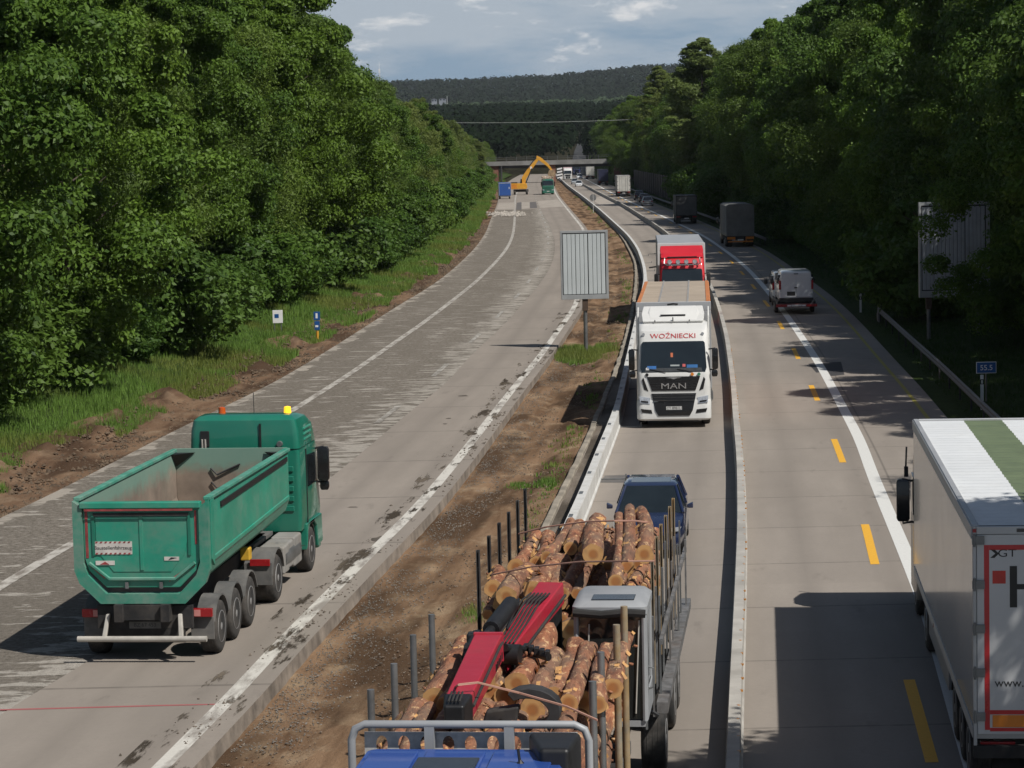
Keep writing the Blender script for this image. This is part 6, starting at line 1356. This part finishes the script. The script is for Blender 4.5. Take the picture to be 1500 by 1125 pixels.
# crane column and operator cabin
cc=Lc(at(893,872,3.5)); cx,cy=cc.x,cc.y; 
pil=Lc(at(800,880,3.3)); MB().tube([(pil.x,pil.y-.1,1.2),(pil.x,pil.y-.1,3.3)],.2,14).box(pil.x-.5,pil.x+.5,pil.y-.4,pil.y+.2,1.22,1.6).build('crane_column',m_dark,lt,smooth=True)
w=.44; y1,y0=cy+.05,cy-1.15; zb_,zt_=1.85,3.38
cabn=MB()
for x in (-w,w):
    cabn.tube([(cx+x,y1,zb_),(cx+x,y1-.02,zt_-.1)],.035,8).tube([(cx+x,y0,zb_),(cx+x,y0,zt_-.1)],.035,8)
cabn.box(cx-w,cx+w,y0,y1,zb_-.08,zb_).build('cabin_frame',m_cgrey,lt,smooth=True)
MB().loft([[(cx+x,y,z) for x,y in rrect(w+.05-e,y0-.05+e,y1+.06-e,.1)] and [(cx+px_,py_,z) for px_,py_ in rrect(w+.05-e,y0-.05+e,y1+.06-e,.1)] for z,e in ((zt_-.12,0),(zt_-.02,.0),(zt_+.05,.08))]).build('cabin_roof',m_cgrey,lt,smooth=True)
MB().box(cx-w*.72,cx+w*.55,y1-.45,y1-.06,zt_+.052,zt_+.064).build('roof_window',m_blackg,lt,.01)
MB().tube([(cx-w-.03,y1+.09,zt_-.10),(cx-.2,y1+.11,zt_-.08),(cx+.1,y1+.10,zt_-.11),(cx+w+.03,y1+.09,zt_-.08)],.055,8).build('rolled_blind',m_rub,lt,smooth=True)
MB().box(cx-w+.04,cx+w-.04,y1-.015,y1-.005,zb_+.02,zt_-.13).build('front_glass',m_clearg,lt); MB().box(cx-w+.04,cx+w-.04,y0+.01,y0+.3,zb_+.02,zt_-.13).build('rear_panel',m_blackg,lt)
MB().box(cx-w-.012,cx-w+.0,y0+.05,y1-.06,zb_+.02,zt_-.13).build('side_glass',m_clearg,lt); MB().box(cx-w-.04,cx-w-.013,y1-.22,y1-.02,zb_,zt_-.12).box(cx-w-.04,cx-w-.013,y0,y1-.22,zb_,zb_+.35).build('door_frame',m_cgrey,lt,.01)
MB().tube([(cx-w-.04,y1-.13,2.25),(cx-w-.11,y1-.13,2.27),(cx-w-.11,y1-.13,2.52),(cx-w-.04,y1-.13,2.54)],.016,6).build('grab_handle',m_galv,lt,smooth=True)
MB().tube([(cx+w-.12,y1+.015,zb_+.3),(cx+w-.17,y1+.015,zt_-.25)],.012,5).tube([(cx-w+.12,y1+.015,zb_+.1),(cx-w+.06,y1+.015,zt_-.2)],.012,5).build('wiper',m_pale,lt)
MB().box(cx+.15,cx+.28,y1-.3,y1-.2,zb_,zt_-.3).build('control_column',M('cab_brown',(.07,.035,.02),.7),lt)
# ---- logs
def logmat():
    m,t,b=newmat('bark_pine'); tc=t.new('ShaderNodeTexCoord').outputs['Object']; oi=t.new('ShaderNodeObjectInfo').outputs['Random']
    off=t.new('ShaderNodeVectorMath',operation='ADD'); t.put(off.inputs[0],tc); cvx=t.new('ShaderNodeCombineXYZ'); t.put(cvx.inputs[1],t.math('MULTIPLY',oi,40)); t.put(off.inputs[1],cvx.outputs[0]); v=off.outputs[0]
    n=t.noise(t.scale(v,(5,1.6,5)),1.2,6,.65,.6); n2=t.noise(t.scale(v,(9,4,9)),1.5,4,.6); n3=t.noise(t.scale(v,(3,1.0,3)),1,4)
    c=t.mix(t.ramp(n,.38,.62),(.13,.048,.026),(.36,.148,.072)); c=t.mix(t.ramp(n3,.45,.65,0,.6),c,(.18,.14,.10)); c=t.mix(t.ramp(n2,.57,.64,0,.9),c,(.56,.36,.19)); c=t.mix(t.ramp(n2,.3,.38,.6,0),c,(.04,.025,.017))
    c=t.mix(t.ramp(oi,.3,1,0,.45),c,(.15,.10,.07)); t.put(b.inputs['Base Color'],c); b.inputs['Roughness'].default_value=.9; t.put(b.inputs['Normal'],t.bump(t.math('ADD',n,n2),.8,.04)); return m
def endmat():
    m,t,b=newmat('cut_wood'); tc=t.new('ShaderNodeTexCoord').outputs['Object']; wv=t.new('ShaderNodeTexWave',wave_type='RINGS',rings_direction='Y'); t.put(wv.inputs[0],tc); wv.inputs['Scale'].default_value=22; wv.inputs['Distortion'].default_value=1.5
    sp=t.new('ShaderNodeSeparateXYZ'); t.put(sp.inputs[0],tc); rr_=t.math('SQRT',t.math('ADD',t.math('MULTIPLY',sp.outputs[0],sp.outputs[0]),t.math('MULTIPLY',sp.outputs[2],sp.outputs[2])))
    c=t.mix(t.ramp(rr_,.05,.09),(.36,.14,.04),(.55,.31,.12)); c=t.mix(t.math('MULTIPLY',wv.outputs['Fac'],.25),c,(.36,.17,.06)); c=t.mix(t.ramp(t.noise(tc,7,4),.5,.65,0,.5),c,(.28,.15,.07))
    t.put(b.inputs['Base Color'],c); b.inputs['Roughness'].default_value=.8; return m
m_lg,m_le=logmat(),endmat(); LOGS=[]
def logmesh(seed,r,L):
    g=random.Random(seed); n=14; S=[]; bx,bz=g.uniform(-.07,.07),g.uniform(-.05,.05); k=13; nb=[g.uniform(-.06,.06) for _ in range(n)]
    for i in range(k):
        t=i/(k-1); rr=r*(1-.16*t)*(1+g.uniform(-.07,.07)); S.append([( bx*math.sin(t*3)+rr*(1+nb[j]+g.uniform(-.05,.05))*math.cos(j*math.tau/n),L*(t-.5)*1.0, bz*math.sin(t*3)+rr*(1+nb[j]+g.uniform(-.05,.05))*math.sin(j*math.tau/n)) for j in range(n)])
    mb=MB().loft(S,caps=False); mb.add([*S[0]],[tuple(range(n))],1).add([*S[-1]],[tuple(range(n-1,-1,-1))],1)
    for _ in range(5): # knots / bark flaps
        a=g.uniform(0,math.tau); y=L*g.uniform(-.45,.45); p=Vector((math.cos(a)*r*.9,y,math.sin(a)*r*.9)); mb.tube([p,p+Vector((math.cos(a)*.05,.02,math.sin(a)*.05))],.018,5)
    for _ in range(16):
        a=g.uniform(0,math.tau); y=L*g.uniform(-.47,.47); w_=g.uniform(.02,.05); l_=g.uniform(.04,.12); rr=r*(1-.16*(y/L+.5))*1.08
        P=lambda da,dy,k: (math.cos(a+da)*rr*k,y+dy,math.sin(a+da)*rr*k)
        mb.add([P(-w_/r,0,.98),P(w_/r,0,.98),P(w_/r,l_,1.12),P(-w_/r,l_*.8,1.2)],[(0,1,2,3)],1)
    me=mb.mesh('log',[m_lg,m_le],True); return me
for i in range(9): 
    r_=(.095,.11,.13,.12,.14,.10,.115,.125,.17)[i]; LOGS.append((r_,logmesh(i,r_,2.9)))
random.seed(5)
def stack(yc,z0,zmax,label,grp,xr=1.20,L=2.9,only=None,jy=.18,crown=.25,skip=None):
    z=z0; row=0
    while z<zmax+crown:
        x=-xr+.14+(.13 if row%2 else 0)
        while x<xr-.1:
            r_,me=random.choice(LOGS); top=z+crown*(1-(x/xr)**2) ; 
            if z<zmax+crown*(1-(x/xr)**2)*1.0-.0 and not (skip and skip(x,z)):
                W_=Matrix.Rotation(th,3,'Z')@Vector((x+random.uniform(-.02,.02),yc+random.uniform(-jy,jy),0))+org
                o=bpy.data.objects.new('log',me); COL.objects.link(o); flip=math.pi if random.random()<.35 else 0
                o.location=(W_.x,W_.y,z+random.uniform(-.02,.03)); o.rotation_euler=(random.uniform(-.025,.025),random.uniform(0,6.28),0); 
                o.rotation_mode='XYZ'; q=Matrix.Rotation(th+math.pi+flip+random.uniform(-.045,.045),4,'Z')@Matrix.Rotation(random.uniform(-.03,.03),4,'X')@Matrix.Rotation(random.uniform(0,6.28),4,'Y')
                o.rotation_euler=q.to_euler(); s_=L/2.9; o.scale=(1,s_,1); tag(o,label,'log',grp)
            x+=r_*2*.97
        z+=.20; row+=1
inner=lambda y: False
stack(-2.5,2.0,2.72,'brown pine log in the stack right behind the blue cab','logs behind the cab',L=2.7)
stack(-5.6,1.62,2.78,'brown pine log in the stack under the red crane boom','logs under the crane boom',L=2.9,skip=lambda x,z:(z<2.2 and abs(x)<.75))
stack(-12.9,1.42,2.60,'brown pine log in the front stack of the trailer behind the crane','logs in the trailer front stack',L=2.9,skip=lambda x,z: x<.0 and z<2.0)
stack(-16.0,1.9,2.72,'brown pine log in the rear stack of the trailer before the blue car','logs in the trailer rear stack',L=3.1,skip=lambda x,z:(z<2.5 and abs(x)<.8),crown=.2)
def toplog(px0,py0,px1,py1,z,r_i,label):
    a=at(px0,py0,z); b=at(px1,py1,z); r_,me=LOGS[r_i]; o=bpy.data.objects.new('log',me); COL.objects.link(o); c=(a+b)/2; d_=(b-a); L=d_.length; o.location=(c.x,c.y,z)
    o.rotation_euler=d_.to_track_quat('Y','Z').to_euler(); o.scale=(1,L/2.9,1); tag(o,label,'log'); return o
toplog(869,812,876,765,3.38,8,'thick log with a bright round cut end on top of the trailer load')
toplog(944,812,938,752,3.42,2,'thick log with a cut end at the right on top of the trailer load')
toplog(919,830,922,745,3.45,5,'slimmest long log standing out over the trailer load toward the blue car')
toplog(902,852,906,757,3.40,0,'slim log with a green grey cut end on top of the trailer load')
toplog(742,874,776,838,2.8,8,'thickest log with a wide bright cut end at the left front of the trailer')
toplog(722,862,728,838,2.62,2,'log with a cut end left of the thickest trailer log')
toplog(898,1008,920,930,2.95,3,'log lying askew before the crane cabin glass')
toplog(833,1030,858,950,2.95,6,'log in the middle of the load left of the crane cabin')
toplog(876,1032,889,952,2.97,1,'pale patched log in the middle of the load before the crane cabin')
toplog(780,1040,815,960,2.95,4,'log beside the grapple pointing under the red boom')
# straps
m_strap=M('strap',(.36,.20,.15),.8,var=.15)
def strap(label,pts):
    P_=[]
    for px,py,z in pts: P_.append(at(px,py,z))
    o=MB().tube(P_,.014,5).build('lashing_strap',m_strap); return tag(o,label,'strap')
strap('pale lashing strap over the rear stack of trailer logs',[(760,782,3.22),(800,772,3.45),(860,764,3.62),(900,763,3.68),(930,763,3.66),(948,765,3.6),(962,780,3.3)])
strap('pale lashing strap over the front stack of trailer logs',[(720,842,2.9),(780,830,3.2),(850,823,3.45),(920,822,3.6),(958,822,3.4)])
strap('pale lashing strap running from the red boom over the front logs',[(655,1015,3.1),(672,1003,3.5),(700,1000,3.5),(760,1015,3.3),(830,1035,3.2),(875,1055,3.1)])
# ------------------------------------------------------------ light
w=bpy.data.worlds.new('World'); sc.world=w; w.use_nodes=True; t=NT(w.node_tree); bg=t.n['Background']
sky=t.new('ShaderNodeTexSky',sky_type='NISHITA'); sky.sun_disc=False
SV=Vector((.62,-.55,1.0)); 
sky.sun_elevation=math.atan2(1,math.hypot(.62,.55)); sky.sun_rotation=math.atan2(.62,-.55)
sky.air_density=1.0; sky.dust_density=1.2; sky.ozone_density=1.5
g=t.new('ShaderNodeTexCoord').outputs['Generated']
n1=t.noise(t.scale(g,(1.6,1.6,9)),2.2,7,.6,.3); n2=t.noise(t.scale(g,(6,6,20)),2.4,8,.6,.2)
cl=t.math('ADD',t.math('MULTIPLY',n1,.7),t.math('MULTIPLY',n2,.3))
sz=t.new('ShaderNodeSeparateXYZ'); t.put(sz.inputs[0],g)
low=t.ramp(sz.outputs[2],.10,.26,1,.08)
c=t.mix(t.math('MULTIPLY',low,.92),sky.outputs[0],t.mix(t.ramp(cl,.44,.53),(4.6,6.6,8.9),(8.0,9.2,10.6)))
c=t.mix(t.math('MULTIPLY',low,t.ramp(n2,.55,.62,0,.85)),c,(14.5,14.5,14.5))
t.put(bg.inputs['Color'],c); bg.inputs['Strength'].default_value=.05
sl=bpy.data.lights.new('sun','SUN'); so=bpy.data.objects.new('sun',sl); COL.objects.link(so)
sl.energy=4.5; sl.angle=R_(.5); sl.color=(1,.955,.89)
so.rotation_euler=(-SV).to_track_quat('-Z','Y').to_euler(); so.location=(30,-30,80)
sc.cycles.max_bounces=6; sc.cycles.diffuse_bounces=2; sc.cycles.transparent_max_bounces=12
# haze: even thin air round the whole scene
hz=MB().box(-4600,4700,-20,9100,-1.6,190).build('haze',newmat('haze_air')[0]); hz['kind']='stuff'
m=hz.data.materials[0]; t=NT(m.node_tree); t.n.remove(t.n['Principled BSDF']); pv=t.new('ShaderNodeVolumePrincipled'); pv.inputs['Color'].default_value=(.80,.88,1,1); pv.inputs['Density'].default_value=.000028
t.l.new(pv.outputs[0],t.n['Material Output'].inputs['Volume']); sc.cycles.volume_bounces=0
